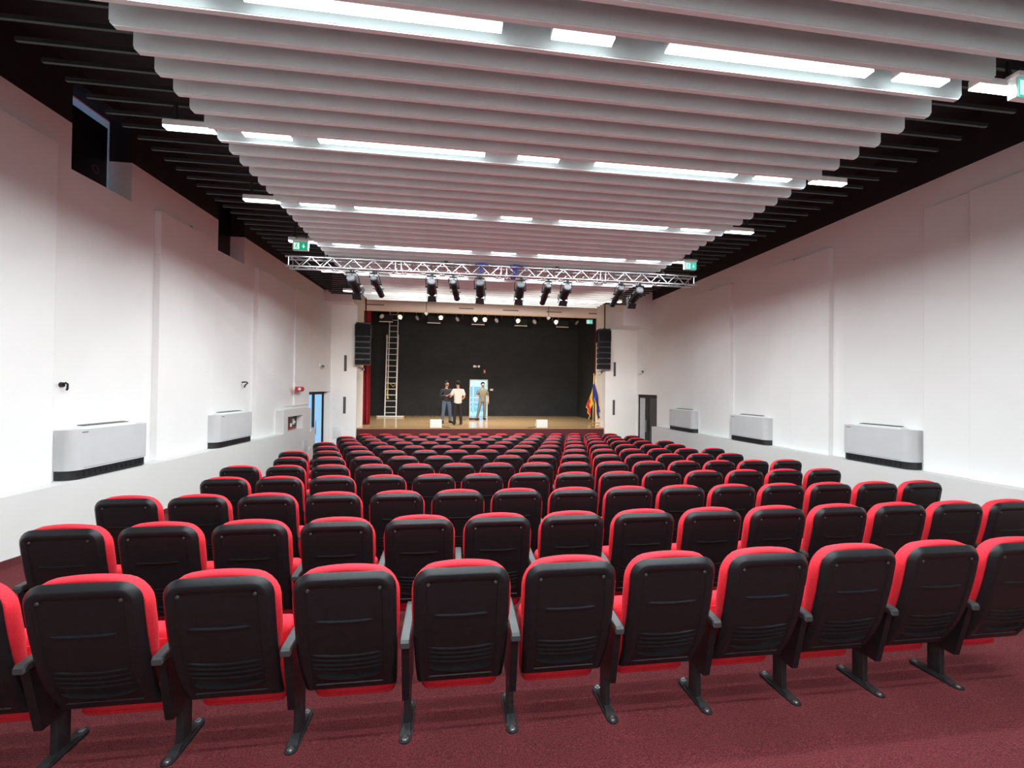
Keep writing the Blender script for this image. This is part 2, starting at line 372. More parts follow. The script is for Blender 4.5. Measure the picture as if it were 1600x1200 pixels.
# ---- left door: dark frame, two clear panes, daylight outside
d = bpy.data.objects.new('door_1', None); col.objects.link(d); tag(d, kind='structure')
o0 = -.20
def plank(m, y0, y1, z0, z1, side='L', off=o0, th=.06): return wl(m, y0, y1, z0, z1, off, off-th, side)
m = MB()
yA, yB_ = DL[0], DL[1]
plank(m, yA, yA+.06, bot, DLZ); plank(m, yB_-.07, yB_, bot, DLZ); plank(m, yA, yB_, DLZ-.1, DLZ)
def y_on(px, py, off, side):
    dd = RT*((px-800)/FPX) + UP*((600-py)/FPX) + FW
    a, b = (-5.28+off, .06) if side == 'L' else (7.6-off, -.028)
    return dd.y*(a/(dd.x-b*dd.y))
ym = y_on(490, 640, o0, 'L'); yw = (y_on(491.6, 640, o0, 'L')-y_on(488.4, 640, o0, 'L'))/2
plank(m, ym-yw, ym+yw, bot, DLZ, th=.03)
m.build('frame', M['frame_dark'], d, False)
g = MB(); plank(g, yA+.06, ym-yw, bot, DLZ-.1, off=o0-.02, th=.012); plank(g, ym+yw, yB_-.07, bot, DLZ-.1, off=o0-.02, th=.012)
g.build('pane', mat('clear_door_glass', (.85, .95, 1), .02, trans=1.), d, False)
hd = MB(); hd.tube([(xl(ym, o0)+.07, ym+.02, zf(ym)+.8), (xl(ym, o0)+.07, ym+.02, zf(ym)+1.25)], .014); hd.build('handle', M['screw'], d)
# ---- right door: dark frame, frosted leaf and dark glass leaf, closed passage behind
d = bpy.data.objects.new('door_2', None); col.objects.link(d); tag(d, kind='structure')
o0 = -.06
ya, yb = DR
y1 = y_on(1008, 640, o0, 'R'); y2 = y_on(1014, 640, o0, 'R')
m = MB(); plank(m, ya, ya+.07, bot, DRZ, 'R', o0); plank(m, yb-.10, yb, bot, DRZ, 'R', o0); plank(m, ya, yb, DRZ-.13, DRZ, 'R', o0); plank(m, min(y1, y2), max(y1, y2), bot, DRZ, 'R', o0)
m.build('frame', M['frame_dark'], d, False)
g = MB(); plank(g, max(y1, y2), yb-.10, bot, DRZ-.13, 'R', o0-.01, .02); g.build('frosted_pane', M['frosted'], d, False)
g = MB(); plank(g, ya+.07, min(y1, y2), bot, DRZ-.13, 'R', o0-.01, .02); g.build('dark_pane', M['dark_glass'], d, False)
hd = MB(); yy = (y1+y2)/2; hd.tube([(xr(yy, o0)-.06, yy-.04, zf(yy)+.85), (xr(yy, o0)-.06, yy-.04, zf(yy)+1.3)], .014); hd.build('handle', M['screw'], d)

# ---- white panels standing proud of the side walls
def panel(side, ya, yb, off, ztop, zbot, label):
    m = MB(); zb = zbot if zbot is not None else (lambda y: zledge(y)-.0)
    wl(m, ya, yb, zb, ztop, off, 0, side)
    o = m.build('wall_panel', M['panel'], None, False)
    b = o.modifiers.new('edge', 'BEVEL'); b.width = .006; b.segments = 2
    return tag(o, label, 'wall panel', 'white wall panels')
panel('L', 1.2, 6.005, .10, W0+2.94, None, 'tall white wall panel at the left edge of the photo')
panel('L', 7.731, 8.581, .10, W0+2.81, None, 'tall white wall panel right of the larger left wall air unit')
panel('L', 8.581, 9.298, .05, W0+2.88, None, 'flatter white wall panel under the far ceiling window niche')
panel('L', 10.85, 11.70, .10, W0+2.75, None, 'white wall panel just right of the smaller left wall air unit')
panel('L', 11.70, 12.38, .06, W0+2.735, None, 'narrow white left wall panel ending above the red cabinet block')
panel('L', 12.38, 13.02, .03, W0+2.73, W0-.57, 'white left wall panel third before the bright blue door')
panel('L', 13.02, 13.57, .07, W0+2.765, W0-.57, 'white left wall panel above the red alarm light')
panel('L', 13.57, 14.18, .03, W0+2.80, W0-.57, 'white left wall panel nearest the bright blue door')
panel('R', 1.2, 5.295, .10, W0+2.93, None, 'tall white wall panel at the right edge of the photo')
panel('R', 5.295, 5.938, .05, W0+2.926, None, 'narrow flatter white panel beside the rightmost big wall panel')
panel('R', 7.589, 8.535, .10, W0+2.84, None, 'thick white right wall panel behind the largest right air unit')
panel('R', 8.535, 9.211, .05, W0+2.90, None, 'thinner white right wall panel joined to the far side of a thicker one')
panel('R', 10.548, 11.521, .10, W0+2.83, None, 'thick white right wall panel between the two smaller air units')
panel('R', 11.521, 12.235, .05, W0+2.885, None, 'thin white right wall panel farthest along towards the dark door')

# ------------------------------------------------------------------ ceiling baffles, rails, light strips
BY = [2.955-.2186*k for k in range(21, 0, -1)] + [2.955]
lit = [2.955, 4.484, 6.004, 7.520, 9.27, 11.02]
LIT = {round(y, 3) for y in lit}
for a, b, n in ((2.955, 4.484, 7), (4.484, 6.004, 7), (6.004, 7.520, 7), (7.520, 9.27, 8), (9.27, 11.02, 8)):
    BY += [round(a+(b-a)*k/n, 4) for k in range(1, n+1)]
BY += [11.02+.2186*k for k in range(1, 4)]
back_lit = [BY[0], BY[7], BY[14]]
BX0, BX1, BT, BH = -2.24, 3.955, .05, .30
def baffle_mesh(name):
    m = MB(); L = BX1-BX0; c = .020
    poly = [(BX0+c, 0), (BX1-c, 0), (BX1, c), (BX1, BH), (BX0, BH), (BX0, c)]
    V = [(x, 0, z) for x, z in poly] + [(x, BT, z) for x, z in poly]; n = 6
    m.add(V, [tuple(range(n)), tuple(range(n, 2*n))[::-1]] + [(i, i+n, (i+1) % n+n, (i+1) % n) for i in range(n)])
    o = m.build(name, M['baffle'], None, False)
    bm = bmesh.new(); bm.from_mesh(o.data)
    bmesh.ops.bevel(bm, geom=[e for e in bm.edges if all(v.co.z < .05 for v in e.verts) and abs(e.verts[0].co.y-e.verts[1].co.y) < 1e-5], offset=.008, segments=2, affect='EDGES')
    bm.to_mesh(o.data); bm.free()
    return o
b0 = baffle_mesh('ceiling_baffle')
litn = 0; since = 0; first = True; rail0 = None
vis0 = next(i for i, y in enumerate(BY) if y > 2.2)
for i, y in enumerate(BY):
    isl = any(abs(y-v) < .02 for v in lit)
    o = b0 if first else b0.copy()
    if not first: col.objects.link(o)
    first = False
    o.location = (0, y-BT, zbaf(y))
    if isl: litn += 1; since = 0; lab = 'long white ceiling baffle behind the %s row of lights from the camera' % ORD[litn-1]
    else:
        since += 1
        if litn == 0:
            k = 21-i
            lab = 'long white ceiling baffle, %s in front of the nearest row of lights' % ORD[min(k, 20)-1]
        elif litn == 6: lab = 'long white ceiling baffle, %s beyond the farthest row of lights' % ORD[since-1]
        else: lab = 'long white ceiling baffle, %s beyond the %s row of lights' % (ORD[since-1], ORD[litn-1])
    tag(o, lab, 'ceiling baffle', 'white ceiling baffles')
    z0 = zbaf(y)+BH
    r = MB(); r.bx(-3.36, 5.17, y-BT*.75, y-BT*.25, z0, z0+.035)
    struct('trim_%d' % (20+i), r, M['rail'])
for i in range(4):                       # the same black rails go on beyond the last baffle
    y = BY[-1] + .2186*(i+1)
    z0 = zbaf(y)+BH
    r = MB(); r.bx(-3.36, 5.17, y-BT*.75, y-BT*.25, z0, z0+.035)
    struct('trim_%d' % (100+i), r, M['rail'])

def strip_light(L):
    t = thing('strip_light', 'x', 'strip light')
    m = MB(); m.bbox((0, 0, .036), (L+.012, .074, .06), .006, 1); m.build('housing', M['white_metal'], t)
    m = MB(); m.bx(-L/2, L/2, -.036, .036, -.006, .007); m.build('diffuser', M['led'], t, False)
    for x in (-L*.32, L*.32): MB().box((x, .02, .065+.09), (.03, .02, .19)).build('hanger', M['rail'], t, False)
    l = bpy.data.lights.new('strip_beam', 'AREA'); l.shape = 'RECTANGLE'; l.size = L; l.size_y = .07; l.energy = LED_W*L; l.color = (.875, .98, 1.0)
    lo = bpy.data.objects.new('beam', l); col.objects.link(lo); lo.parent = t; lo.location = (0, 0, -.009)
    return t
SL = {}
FX = [(-2.625, -2.21, 'short'), (-1.96, -1.54, 'short'), (-1.29, .284, 'long'), (.627, 1.04, 'short'), (1.43, 3.015, 'long'), (3.24, 3.66, 'short'), (3.925, 4.34, 'short')]
for k, (a, b, s) in enumerate(FX): SL.setdefault(s, None)
FXN = ['short strip light outside the left ends of the baffles, {} row from the camera',
       'leftmost short strip light on a baffle, {} row from the camera',
       'left of the two long strip lights, {} row from the camera',
       'short strip light between the two long ones, {} row from the camera',
       'right of the two long strip lights, {} row from the camera',
       'rightmost short strip light on a baffle, {} row from the camera',
       'short strip light outside the right ends of the baffles, {} row from the camera']
rows_l = [(y, ORD[i]) for i, y in enumerate(lit)] + [(y, None) for y in back_lit]
for y, ordn in rows_l:
    for k, (a, b, s) in enumerate(FX):
        loc = ((a+b)/2, y-.155, zbaf(y)+.020)
        lab = 'glowing ' + FXN[k].format(ordn) if ordn else 'glowing strip light above and behind the camera'
        if SL[s] is None:
            SL[s] = strip_light(1.58 if s == 'long' else .42); SL[s].location = loc; tag(SL[s], lab, 'strip light', 'LED strip lights')
        else: dup(SL[s], loc, 0, lab, 'LED strip lights')

# ------------------------------------------------------------------ theatre seats
def rr(d, W, zb, zt, rb, rt, taper, nb=4, nside=9, nt=6):
    """levels (half width, z) of a rounded rectangle inset by d, bottom to top"""
    out = []
    w = W-d; b = zb+d; t = zt-d; r1 = max(rb-d, .004); r2 = max(rt-d, .006)
    for i in range(nb): a = PI/2*i/(nb-1); out.append((w-r1+r1*math.sin(a), b+r1-r1*math.cos(a)))
    for i in range(1, nside): out.append((w, b+r1+(t-r2-b-r1)*i/nside))
    for i in range(nt): a = PI/2*i/(nt-1); out.append((w-r2+r2*math.cos(a), t-r2+r2*math.sin(a)))
    return [(x*taper(z), z) for x, z in out]
def interp(tab, z):
    for (a, ya), (b, yb) in zip(tab, tab[1:]):
        if z <= b or (b, yb) == tab[-1]:
            u = (z-a)/(b-a); return ya+(yb-ya)*u
def sm(tab):
    def f(z):
        s = 0; n = 0
        for k in range(-3, 4): s += interp(tab, z+k*.02); n += 1
        return s/n
    return f
yback = sm([(.20, -.045), (.26, -.075), (.36, -.135), (.50, -.195), (.70, -.245), (.85, -.272), (1.0, -.290)])
def shape(W, zb, zt, rb, rt, taper, rings, yfun, inner, Mc=11, dome=0):
    """solid with concentric rings: rings = [(inset, depth)], closed by a grid; front side closed flat at depth of first ring"""
    m = MB(); V = []; F = []
    def grid(d):
        lv = rr(d, W, zb, zt, rb, rt, taper); g = []
        for w, z in lv: g.append([(w*(2*j/(Mc-1)-1), z) for j in range(Mc)])
        return g
    def bnd(g):
        n = len(g); idx = [(0, j) for j in range(Mc)] + [(i, Mc-1) for i in range(1, n)] + [(n-1, j) for j in range(Mc-2, -1, -1)] + [(i, 0) for i in range(n-2, 0, -1)]
        return [g[i][j] for i, j in idx], idx
    def lift(x, z, w):
        return z + dome*(1-(x/W)**2)*max(0, (z-(zt-.25))/.25)
    prev = None
    for d, h in rings:
        pts, idx = bnd(grid(d)); st = len(V)
        for x, z in pts: V.append((x, yfun(z)+h, lift(x, z, W)))
        n = len(pts)
        if prev is not None:
            for k in range(n): F.append((prev+k, prev+(k+1) % n, st+(k+1) % n, st+k))
        prev = st
    first_n = n
    g = grid(rings[-1][0]); _, idx = bnd(g); mp = {ij: prev+k for k, ij in enumerate(idx)}
    for i, row in enumerate(g):
        for j, (x, z) in enumerate(row):
            if (i, j) not in mp:
                mp[(i, j)] = len(V); V.append((x, yfun(z)+rings[-1][1]+inner(x, z), lift(x, z, W)))
    for i in range(len(g)-1):
        for j in range(Mc-1): F.append((mp[(i, j)], mp[(i, j+1)], mp[(i+1, j+1)], mp[(i+1, j)]))
    # close the other side with a grid too
    g = grid(rings[0][0]); _, idx = bnd(g); mp = {ij: k for k, ij in enumerate(idx)}
    for i, row in enumerate(g):
        for j, (x, z) in enumerate(row):
            if (i, j) not in mp: mp[(i, j)] = len(V); V.append((x, yfun(z)+rings[0][1], lift(x, z, W)))
    for i in range(len(g)-1):
        for j in range(Mc-1): F.append((mp[(i, j)], mp[(i+1, j)], mp[(i+1, j+1)], mp[(i, j+1)]))
    m.add(V, F); return m
tap = lambda z: 1.0 if z > .62 else 1.0-.06*((.62-z)/.36)**1.5
SHELL_D = .034
def make_seat():
    t = thing('theatre_seat', 'x', 'theatre seat')
    rings = [(.004, SHELL_D), (0, SHELL_D-.004), (0, .027), (.003, .022), (.025, .002), (.029, .0), (.062, .0), (.066, .005)]
    m = shape(.240, .255, .945, .02, .085, tap, rings, yback, lambda x, z: 0)
    # the pocket slit, ribs and lower lip moulded into the shell
    def ridge(z, half, curve, h, th):
        n = 12; V = []; F = []
        for i in range(n+1):
            x = half*(2*i/n-1); zz = z + curve*(x/half)**2; e = min(1, (1-abs(x/half))*6); y = yback(zz)+.005
            V += [(x, y, zz+th*e), (x, y-h*e-.002, zz+th*.4*e), (x, y-h*e-.002, zz-th*.4*e), (x, y, zz-th*e)]
        for i in range(n):
            a = 4*i
            for k in range(3): F.append((a+k, a+4+k, a+5+k, a+1+k))
        F += [(0, 1, 2, 3), (4*n+3, 4*n+2, 4*n+1, 4*n)]
        m.add(V, F)
    ridge(.700, .135, .006, .008, .006)
    for k in range(4): ridge(.505-.028*k, .165, .016, .005, .006)
    ridge(.362, .160, .026, .014, .008)
    sh = m.build('backrest_shell', M['plastic'], t, ang=50)
    for s in (-1, 1):
        b = MB(); z = .868; b.lathe((s*.165, yback(z)+.006, z), (s*.165, yback(z)-.001, z), [(0, .009), (.7, .009), (1, .006)], 10); b.build('screw', M['arm'], sh)
    # back cushion
    yc = lambda z: yback(z)+SHELL_D
    puff = lambda z: .0 if z > .6 else 0
    rings = [(.006, .0), (-.002, .008), (-.004, .045), (.004, .068), (.020, .082), (.05, .090)]
    def inner(x, z):
        return .010*math.cos(x/.24*1.4) + (.020*math.exp(-((z-.60)/.10)**2)) + .010*math.exp(-((z-.87)/.06)**2)
    m = shape(.246, .33, .925, .05, .105, lambda z: 1.0 if z > .70 else 1.0-.20*((.70-z)/.36)**1.3, rings, yc, inner, dome=.034)
    m.build('backrest_cushion', M['red'], t, ang=60)
    # tipped-up seat: cushion towards the back, hard pan on the far side
    ys = lambda z: .015+.16*(z-.17)
    rings = [(.010, .115), (.0, .105), (-.002, .05), (.0, .02), (.012, .004), (.035, .0)]
    m = shape(.212, .160, .545, .045, .05, lambda z: 1.0, rings, ys, lambda x, z: -.008)
    m.build('seat_cushion', M['red'], t, ang=60)
    rings = [(.004, .118), (.0, .122), (.0, .135), (.010, .146), (.03, .15)]
    m = shape(.205, .19, .53, .045, .05, lambda z: 1.0, rings, ys, lambda x, z: 0); m.build('seat_pan', M['plastic'], t, ang=50)
    stand(t, -.28)
    return t
def stand(t, x):
    # armrest with a slightly dropped nose, on a slab, on a post with a bolted foot
    m = MB()
    prof = [(-.215, .534), (-.215, .560), (-.205, .572), (-.05, .582), (.12, .590), (.165, .586), (.185, .572), (.185, .548), (.10, .540)]
    V = []; F = []; n = len(prof); xs = (-.026, -.020, .020, .026)
    for j, xo in enumerate(xs):
        for y, z in prof:
            e = .006 if j in (0, 3) else 0
            V.append((x+xo, y+(e if y < 0 else -e), z-(e if z > .55 else -e)))
    for j in range(3):
        for i in range(n): F.append((j*n+i, j*n+(i+1) % n, (j+1)*n+(i+1) % n, (j+1)*n+i))
    F += [tuple(range(n))[::-1], tuple(range(3*n, 4*n))]
    m.add(V, F); m.build('armrest', M['arm'], t, ang=30)
    m = MB(); V = []
    m.hexa([(x-.019, -.11, .205), (x+.019, -.11, .205), (x+.019, .12, .205), (x-.019, .12, .205), (x-.019, -.185, .537), (x+.019, -.185, .537), (x+.019, .13, .545), (x-.019, .13, .545)])
    m.build('side_panel', M['plastic'], t, False)
    m = MB(); m.bbox((x, .01, .125), (.034, .085, .24), .006, 1); lg = m.build('leg', M['steel_black'], t)
    m = MB(); pl = []
    for k in range(9): a = PI/2+PI*k/8; pl.append((.030*math.cos(a)+x, -.125+.03*math.sin(a)))
    pl = [(x+.031*math.cos(PI+PI*k/8), -.115+.031*math.sin(PI+PI*k/8)) for k in range(9)] + [(x+.031*math.cos(PI*k/8), .135+.031*math.sin(PI*k/8)) for k in range(9)]
    m.extrude(pl, -.012, .014)
    V = [(x-.026, -.10, .013), (x+.026, -.10, .013), (x+.026, .12, .013), (x-.026, .12, .013), (x-.018, -.04, .03), (x+.018, -.04, .03), (x+.018, .06, .03), (x-.018, .06, .03)]
    m.hexa(V); ft = m.build('foot_plate', M['steel_black'], lg)
    for y in (-.118, .138):
        m = MB(); m.lathe((x, y, .013), (x, y, .026), [(0, .016), (.35, .016), (.36, .010), (1, .009)], 8); m.build('bolt', M['screw'], lg)
seat0 = make_seat()
endst = thing('x', 'x', 'x'); stand(endst, .28)
rows = [('L', 2.437, -2.74, 15), ('K', 3.395, -2.46, 14), ('J', 4.355, -2.735, 15), ('I', 5.338, -2.44, 14), ('H', 6.303, -2.72, 15), ('G', 7.268, -2.44, 14),
        ('F', 8.214, -2.72, 15), ('E', 9.173, -2.44, 14), ('D', 10.146, -2.74, 15), ('C', 11.12, -2.47, 14), ('B', 12.08, -2.74, 15), ('A', 13.083, -2.465, 14)]
used = False
for ri, (rn, y, x0, n) in enumerate(rows):
    ks = range(n) if rn != 'L' else range(1, 12)
    if ri == 0: rl = 'row nearest the camera'
    elif ri == 11: rl = 'row nearest the stage'
    else: rl = '%s row from the camera' % ORD[ri]
    for q, k in enumerate(ks):
        if ri == 0: pos = 'cut off by the left photo edge' if q == 0 else ('cut off by the right photo edge' if k == 11 else '%s from the left' % ORD[q])
        else: pos = 'leftmost seat' if q == 0 else ('rightmost seat' if k == n-1 else '%s seat from the left' % ORD[q])
        lab = 'red and black theatre seat, %s, %s' % (rl, pos)
        loc = (x0+.56*k, y, zf(y))
        if not used:
            s = seat0; s.location = loc; used = True; tag(s, lab, 'theatre seat', 'theatre seats'); keep = list(s.children)
        else:
            s = seat0.copy(); col.objects.link(s); s.location = loc; tag(s, lab, 'theatre seat', 'theatre seats')
            for ch in keep:
                c = ch.copy(); col.objects.link(c); c.parent = s
                for g2 in ch.children: d2 = g2.copy(); col.objects.link(d2); d2.parent = c
        if k == n-1:
            for ch in list(endst.children):
                c = ch.copy(); col.objects.link(c); c.parent = s
                for g2 in ch.children: d2 = g2.copy(); col.objects.link(d2); d2.parent = c
for ch in list(endst.children):
    for g2 in list(ch.children): bpy.data.objects.remove(g2)
    bpy.data.objects.remove(ch)
bpy.data.objects.remove(endst)

# ------------------------------------------------------------------ wall air units
def air_unit(side, y0, y1, z1, label):
    W = abs(y1-y0); yc = (y0+y1)/2; D = .235
    zb = zledge(yc); H = z1-zb; rad = .13
    x = xl(yc) if side == 'L' else xr(yc)
    ang = math.atan2(.06, 1) if side == 'L' else math.atan2(-.028, 1)
    # local frame: x along the wall, y out of the wall
    t = thing('air_unit', label, 'air conditioner', (x, yc, zb), (-PI/2-ang) if side == 'L' else (PI/2-ang), 'wall air units')
    def outline(w, dd, r, n=7):
        p = [(-w/2, .004)]; 
        p2 = [(w/2-r+r*math.cos(a), dd-r+r*math.sin(a)) for a in [PI/2*i/(n-1) for i in range(n)]]
        p3 = [(-w/2+r*math.cos(a), dd-r+r*math.sin(a)) for a in [PI/2+PI/2*i/(n-1) for i in range(n)]]
        p3 = [(-w/2+r+r*math.cos(a), dd-r+r*math.sin(a)) for a in [PI/2+PI/2*i/(n-1) for i in range(n)]]
        return p + [(w/2, .004)] + p2 + p3
    m = MB(); m.extrude(outline(W, D, rad), .125, H); b = m.build('casing', M['ac_white'], t)
    m = MB(); m.extrude(outline(W-.02, D-.015, rad), .01, .125)
    for k in range(12): xx = -W*.36 + W*.72*k/11; m.box((xx, D-.014, .065), (.02, .012, .05))
    m.build('intake_grille', M['ac_black'], t)
    m = MB(); m.hexa([(-W*.34, .02, H), (W*.34, .02, H), (W*.34, D-.05, H), (-W*.34, D-.05, H), (-W*.30, .03, H+.035), (W*.30, .03, H+.035), (W*.30, D-.10, H+.03), (-W*.30, D-.10, H+.03)])
    m.build('outlet_frame', M['white_plastic'], t, False)
    m = MB(); m.hexa([(-W*.29, .03, H+.03), (W*.29, .03, H+.03), (W*.29, D-.11, H+.03), (-W*.29, D-.11, H+.03), (-W*.28, .04, H+.048), (W*.28, .04, H+.048), (W*.28, D-.12, H+.042), (-W*.28, D-.12, H+.042)])
    m.build('outlet_slot', M['grey_vent'], t, False)
    m = MB(); s = 1 if side == 'L' else 1
    for k in range(5): m.box((W*.40-k*.018, D-.0+.001-.012*0, H-.035), (.012, .004, .012))
    m.box((0, D, .145), (W-.3, .003, .004))
    m.build('badge', M['grey_vent'], b, False)
    return t
air_unit('L', 6.13, 7.41, W0-.595, 'larger white wall air unit on the left ledge near the black cable stub')
air_unit('L', 9.13, 10.50, W0-.595, 'smaller-looking white air unit on the left ledge, towards the stage')
air_unit('R', 5.98, 7.20, W0-.595, 'largest-looking white air unit on the right ledge, nearest the camera')
air_unit('R', 9.09, 10.39, W0-.62, 'middle of the three white air units on the right ledge')
air_unit('R', 12.0, 13.42, W0-.62, 'white air unit on the right ledge nearest the dark door')

# ------------------------------------------------------------------ small wall things
def on_wall(side, px, py, off=0):
    y = y_on(px, py, off, side)
    d = RT*((px-800)/FPX) + UP*((600-py)/FPX) + FW
    return Vector((xl(y, off) if side == 'L' else xr(y, off), y, d.z*y/d.y + W0))
p = on_wall('L', 95, 601)
t = thing('cable_stub', 'black bent cable and bracket sticking out above the larger left air unit', 'cable', p)
MB().lathe((-.01, 0, 0), (.03, 0, 0), [(0, .034), (1, .03)], 12).build('wall_plate', M['rail'], t)
MB().tube([(.02, 0, .0), (.05, .01, .025), (.065, .015, .01), (.06, .02, -.05), (.05, .02, -.07)], .012).tube([(.03, -.01, .01), (.05, -.04, .02), (.04, -.07, .01)], .006).build('cable', M['rope'], t)
p = on_wall('L', 377, 600)
t = thing('cable_stub', 'small dark cable hook on the wall above the smaller left air unit', 'cable', p)
MB().lathe((-.01, 0, 0), (.02, 0, 0), [(0, .03), (1, .025)], 10).build('wall_plate', M['white_plastic'], t)
MB().tube([(.01, 0, .04), (.10, .02, .045), (.12, .04, .03), (.07, .02, -.03), (.06, .01, -.08)], .014).build('cable', M['rope'], t)
# camera-like wall spots
def wall_spot(p, nx, ny, label):
    t = thing('wall_spot', label, 'wall fixture', p, math.atan2(ny, nx), 'small white wall spots')
    MB().lathe((-.005, 0, 0), (.03, 0, 0), [(0, .06), (1, .055)], 14).build('base', M['white_plastic'], t)
    MB().tube([(.03, 0, 0), (.09, 0, 0)], .02).build('arm', M['white_plastic'], t)
    h = MB().lathe((.07, .10, .0), (.13, -.12, -.03), [(0, .05), (.05, .062), (.8, .065), (1, .058)], 14).build('head', M['white_plastic'], t)
    MB().lathe((.127, -.112, -.029), (.133, -.130, -.0315), [(0, .052), (1, .045)], 14).build('lens', M['lamp_grey'], h)
    MB().lathe((.07, .102, .0), (.064, .125, .004), [(0, .045), (1, .03)], 14).build('rear_cap', M['lamp_grey'], h)
wall_spot(on_wall('L', 500, 571), 1, 0, 'small white wall spot on the left wall above the bright blue door')
wall_spot(on_wall('R', 1005, 581), -1, 0, 'small white wall spot on the right wall above the dark door')
wall_spot(at(562, 576, X=XRL), 1, 0, 'small white wall spot below the left hanging speaker')
wall_spot(at(941, 582, X=XRR), -1, 0, 'small white wall spot below the right hanging speaker')
# red alarm light
p = on_wall('L', 466, 608, .17)
t = thing('alarm_light', 'red alarm sounder with two pale lights on the left wall panels', 'alarm', p)
MB().bbox((.035, 0, 0), (.07, .52, .14), .02, 3).build('body', M['alarm_red'], t)
for y in (-.14, .14): MB().ball((.07, y, 0), (.05, .075, .05)).build('lamp', M['white_plastic'] if y < 0 else M['alarm_red'], t)
# fire hose cabinet in its niche
yf = y_on(465, 657, .10, 'L'); yn = FN[0]+.02; hh = FN[3]-FN[2]
t = thing('fire_cabinet', 'red fire hose cabinet with white pictogram in the niche by the blue door', 'fire cabinet', (xl(yn, .0), yn, FN[2]+.003)); wd = yf-yn
MB().hexa([(.02, 0, 0), (.09, 0, 0), (.09+.06*wd, wd, 0), (.02+.06*wd, wd, 0), (.02, 0, hh-.02), (.09, 0, hh-.02), (.09+.06*wd, wd, hh-.02), (.02+.06*wd, wd, hh-.02)]).build('box', M['ext_red'], t, False)
dr = MB().hexa([(.09, .01, .015), (.10, .01, .015), (.10+.06*wd, wd-.01, .015), (.09+.06*wd, wd-.01, .015), (.09, .01, hh-.035), (.10, .01, hh-.035), (.10+.06*wd, wd-.01, hh-.035), (.09+.06*wd, wd-.01, hh-.035)]).build('door', M['ext_red'], t, False)
def on_door(a, b, z0, z1): return [(.10+.06*a, a, z0), (.104+.06*a, a, z0), (.104+.06*b, b, z0), (.10+.06*b, b, z0), (.10+.06*a, a, z1), (.104+.06*a, a, z1), (.104+.06*b, b, z1), (.10+.06*b, b, z1)]
MB().hexa(on_door(wd*.45, wd*.92, hh*.16, hh*.86)).build('glass', M['dark_glass'], dr, False)
for a, b, c, d_ in ((.50, .62, .20, .45), (.66, .76, .34, .74), (.76, .84, .42, .58)): MB().hexa([(x+.004, y, z) for x, y, z in on_door(wd*a, wd*b, hh*c, hh*d_)]).build('pictogram', M['white_plastic'], dr, False)
for c in (.2, .4, .6, .78): MB().hexa(on_door(wd*.05, wd*.13, hh*c, hh*(c+.11))).build('mark', M['white_plastic'], dr, False)
# vents on the front walls
for px, py0, py1, s in ((540, 555, 580, 'upper slot vent on the front wall left of the stage'), (538.5, 620, 646, 'lower slot vent on the front wall left of the stage'),
                        (960.5, 566, 588, 'upper slot vent on the front wall right of the stage'), (959, 625, 648.5, 'lower slot vent on the front wall right of the stage')):
    a, b = at(px, py0, Y=YF), at(px, py1, Y=YF)
    t = thing('slot_vent', 'dark grey tall ' + s, 'vent', (a.x, YF, b.z), 0, 'tall wall vents')
    H = a.z-b.z
    MB().bx(-.045, .045, -.012, .0, 0, H).build('frame', M['grey_vent'], t, False)
    m = MB()
    for k in range(14): m.bx(-.035, .035, -.016, -.01, H*(k+.3)/14, H*(k+.6)/14)
    m.build('slats', M['rail'], t, False)
def flat_box(name, label, cat, c, d, mt, group=None): 
    o = MB().bbox((0, 0, 0), d, min(d)*.25, 2).build(name, mt); o.location = c; return tag(o, label, cat, group)
p = at(527, 676, Y=YF); flat_box('access_panel', 'pale access panel low on the front wall left of the stage', 'access panel', p+Vector((0, -.008, 0)), (.30, .016, .42), M['white_metal'])
y = y_on(477, 697, LO, 'L'); p = on_wall('L', 477, 697, LO); flat_box('access_panel', 'grey access panel low on the left ledge wall by the door', 'access panel', p, (.016, .40, .34), M['ac_white'])
for px, py, l in ((486, 673, 'small white switch high on the end of the left ledge wall'), (484, 700, 'small white socket low on the end of the left ledge wall')):
    p = on_wall('L', px, py, LO); flat_box('wall_switch', l, 'switch', p, (.03, .12, .08), M['white_plastic'])
# slots in the beige beam
for i, (a, b, y) in enumerate(((573, 600, 476), (717, 740, 482), (786, 810, 485), (854, 878, 487.5), (920, 935, 490))):
    pa, pb = at(a, y-.4, Y=YR-.05), at(b, y+.8, Y=YR-.05)
    o = MB().bx(-(pb.x-pa.x)/2, (pb.x-pa.x)/2, -.01, 0, -.022, .022).build('beam_vent', M['slot'], None, False); o.location = ((pa.x+pb.x)/2, YR-.05, (pa.z+pb.z)/2)
    tag(o, 'thin dark slot vent in the beige beam, %s from the left' % ORD[i], 'vent', 'slots in the beam')

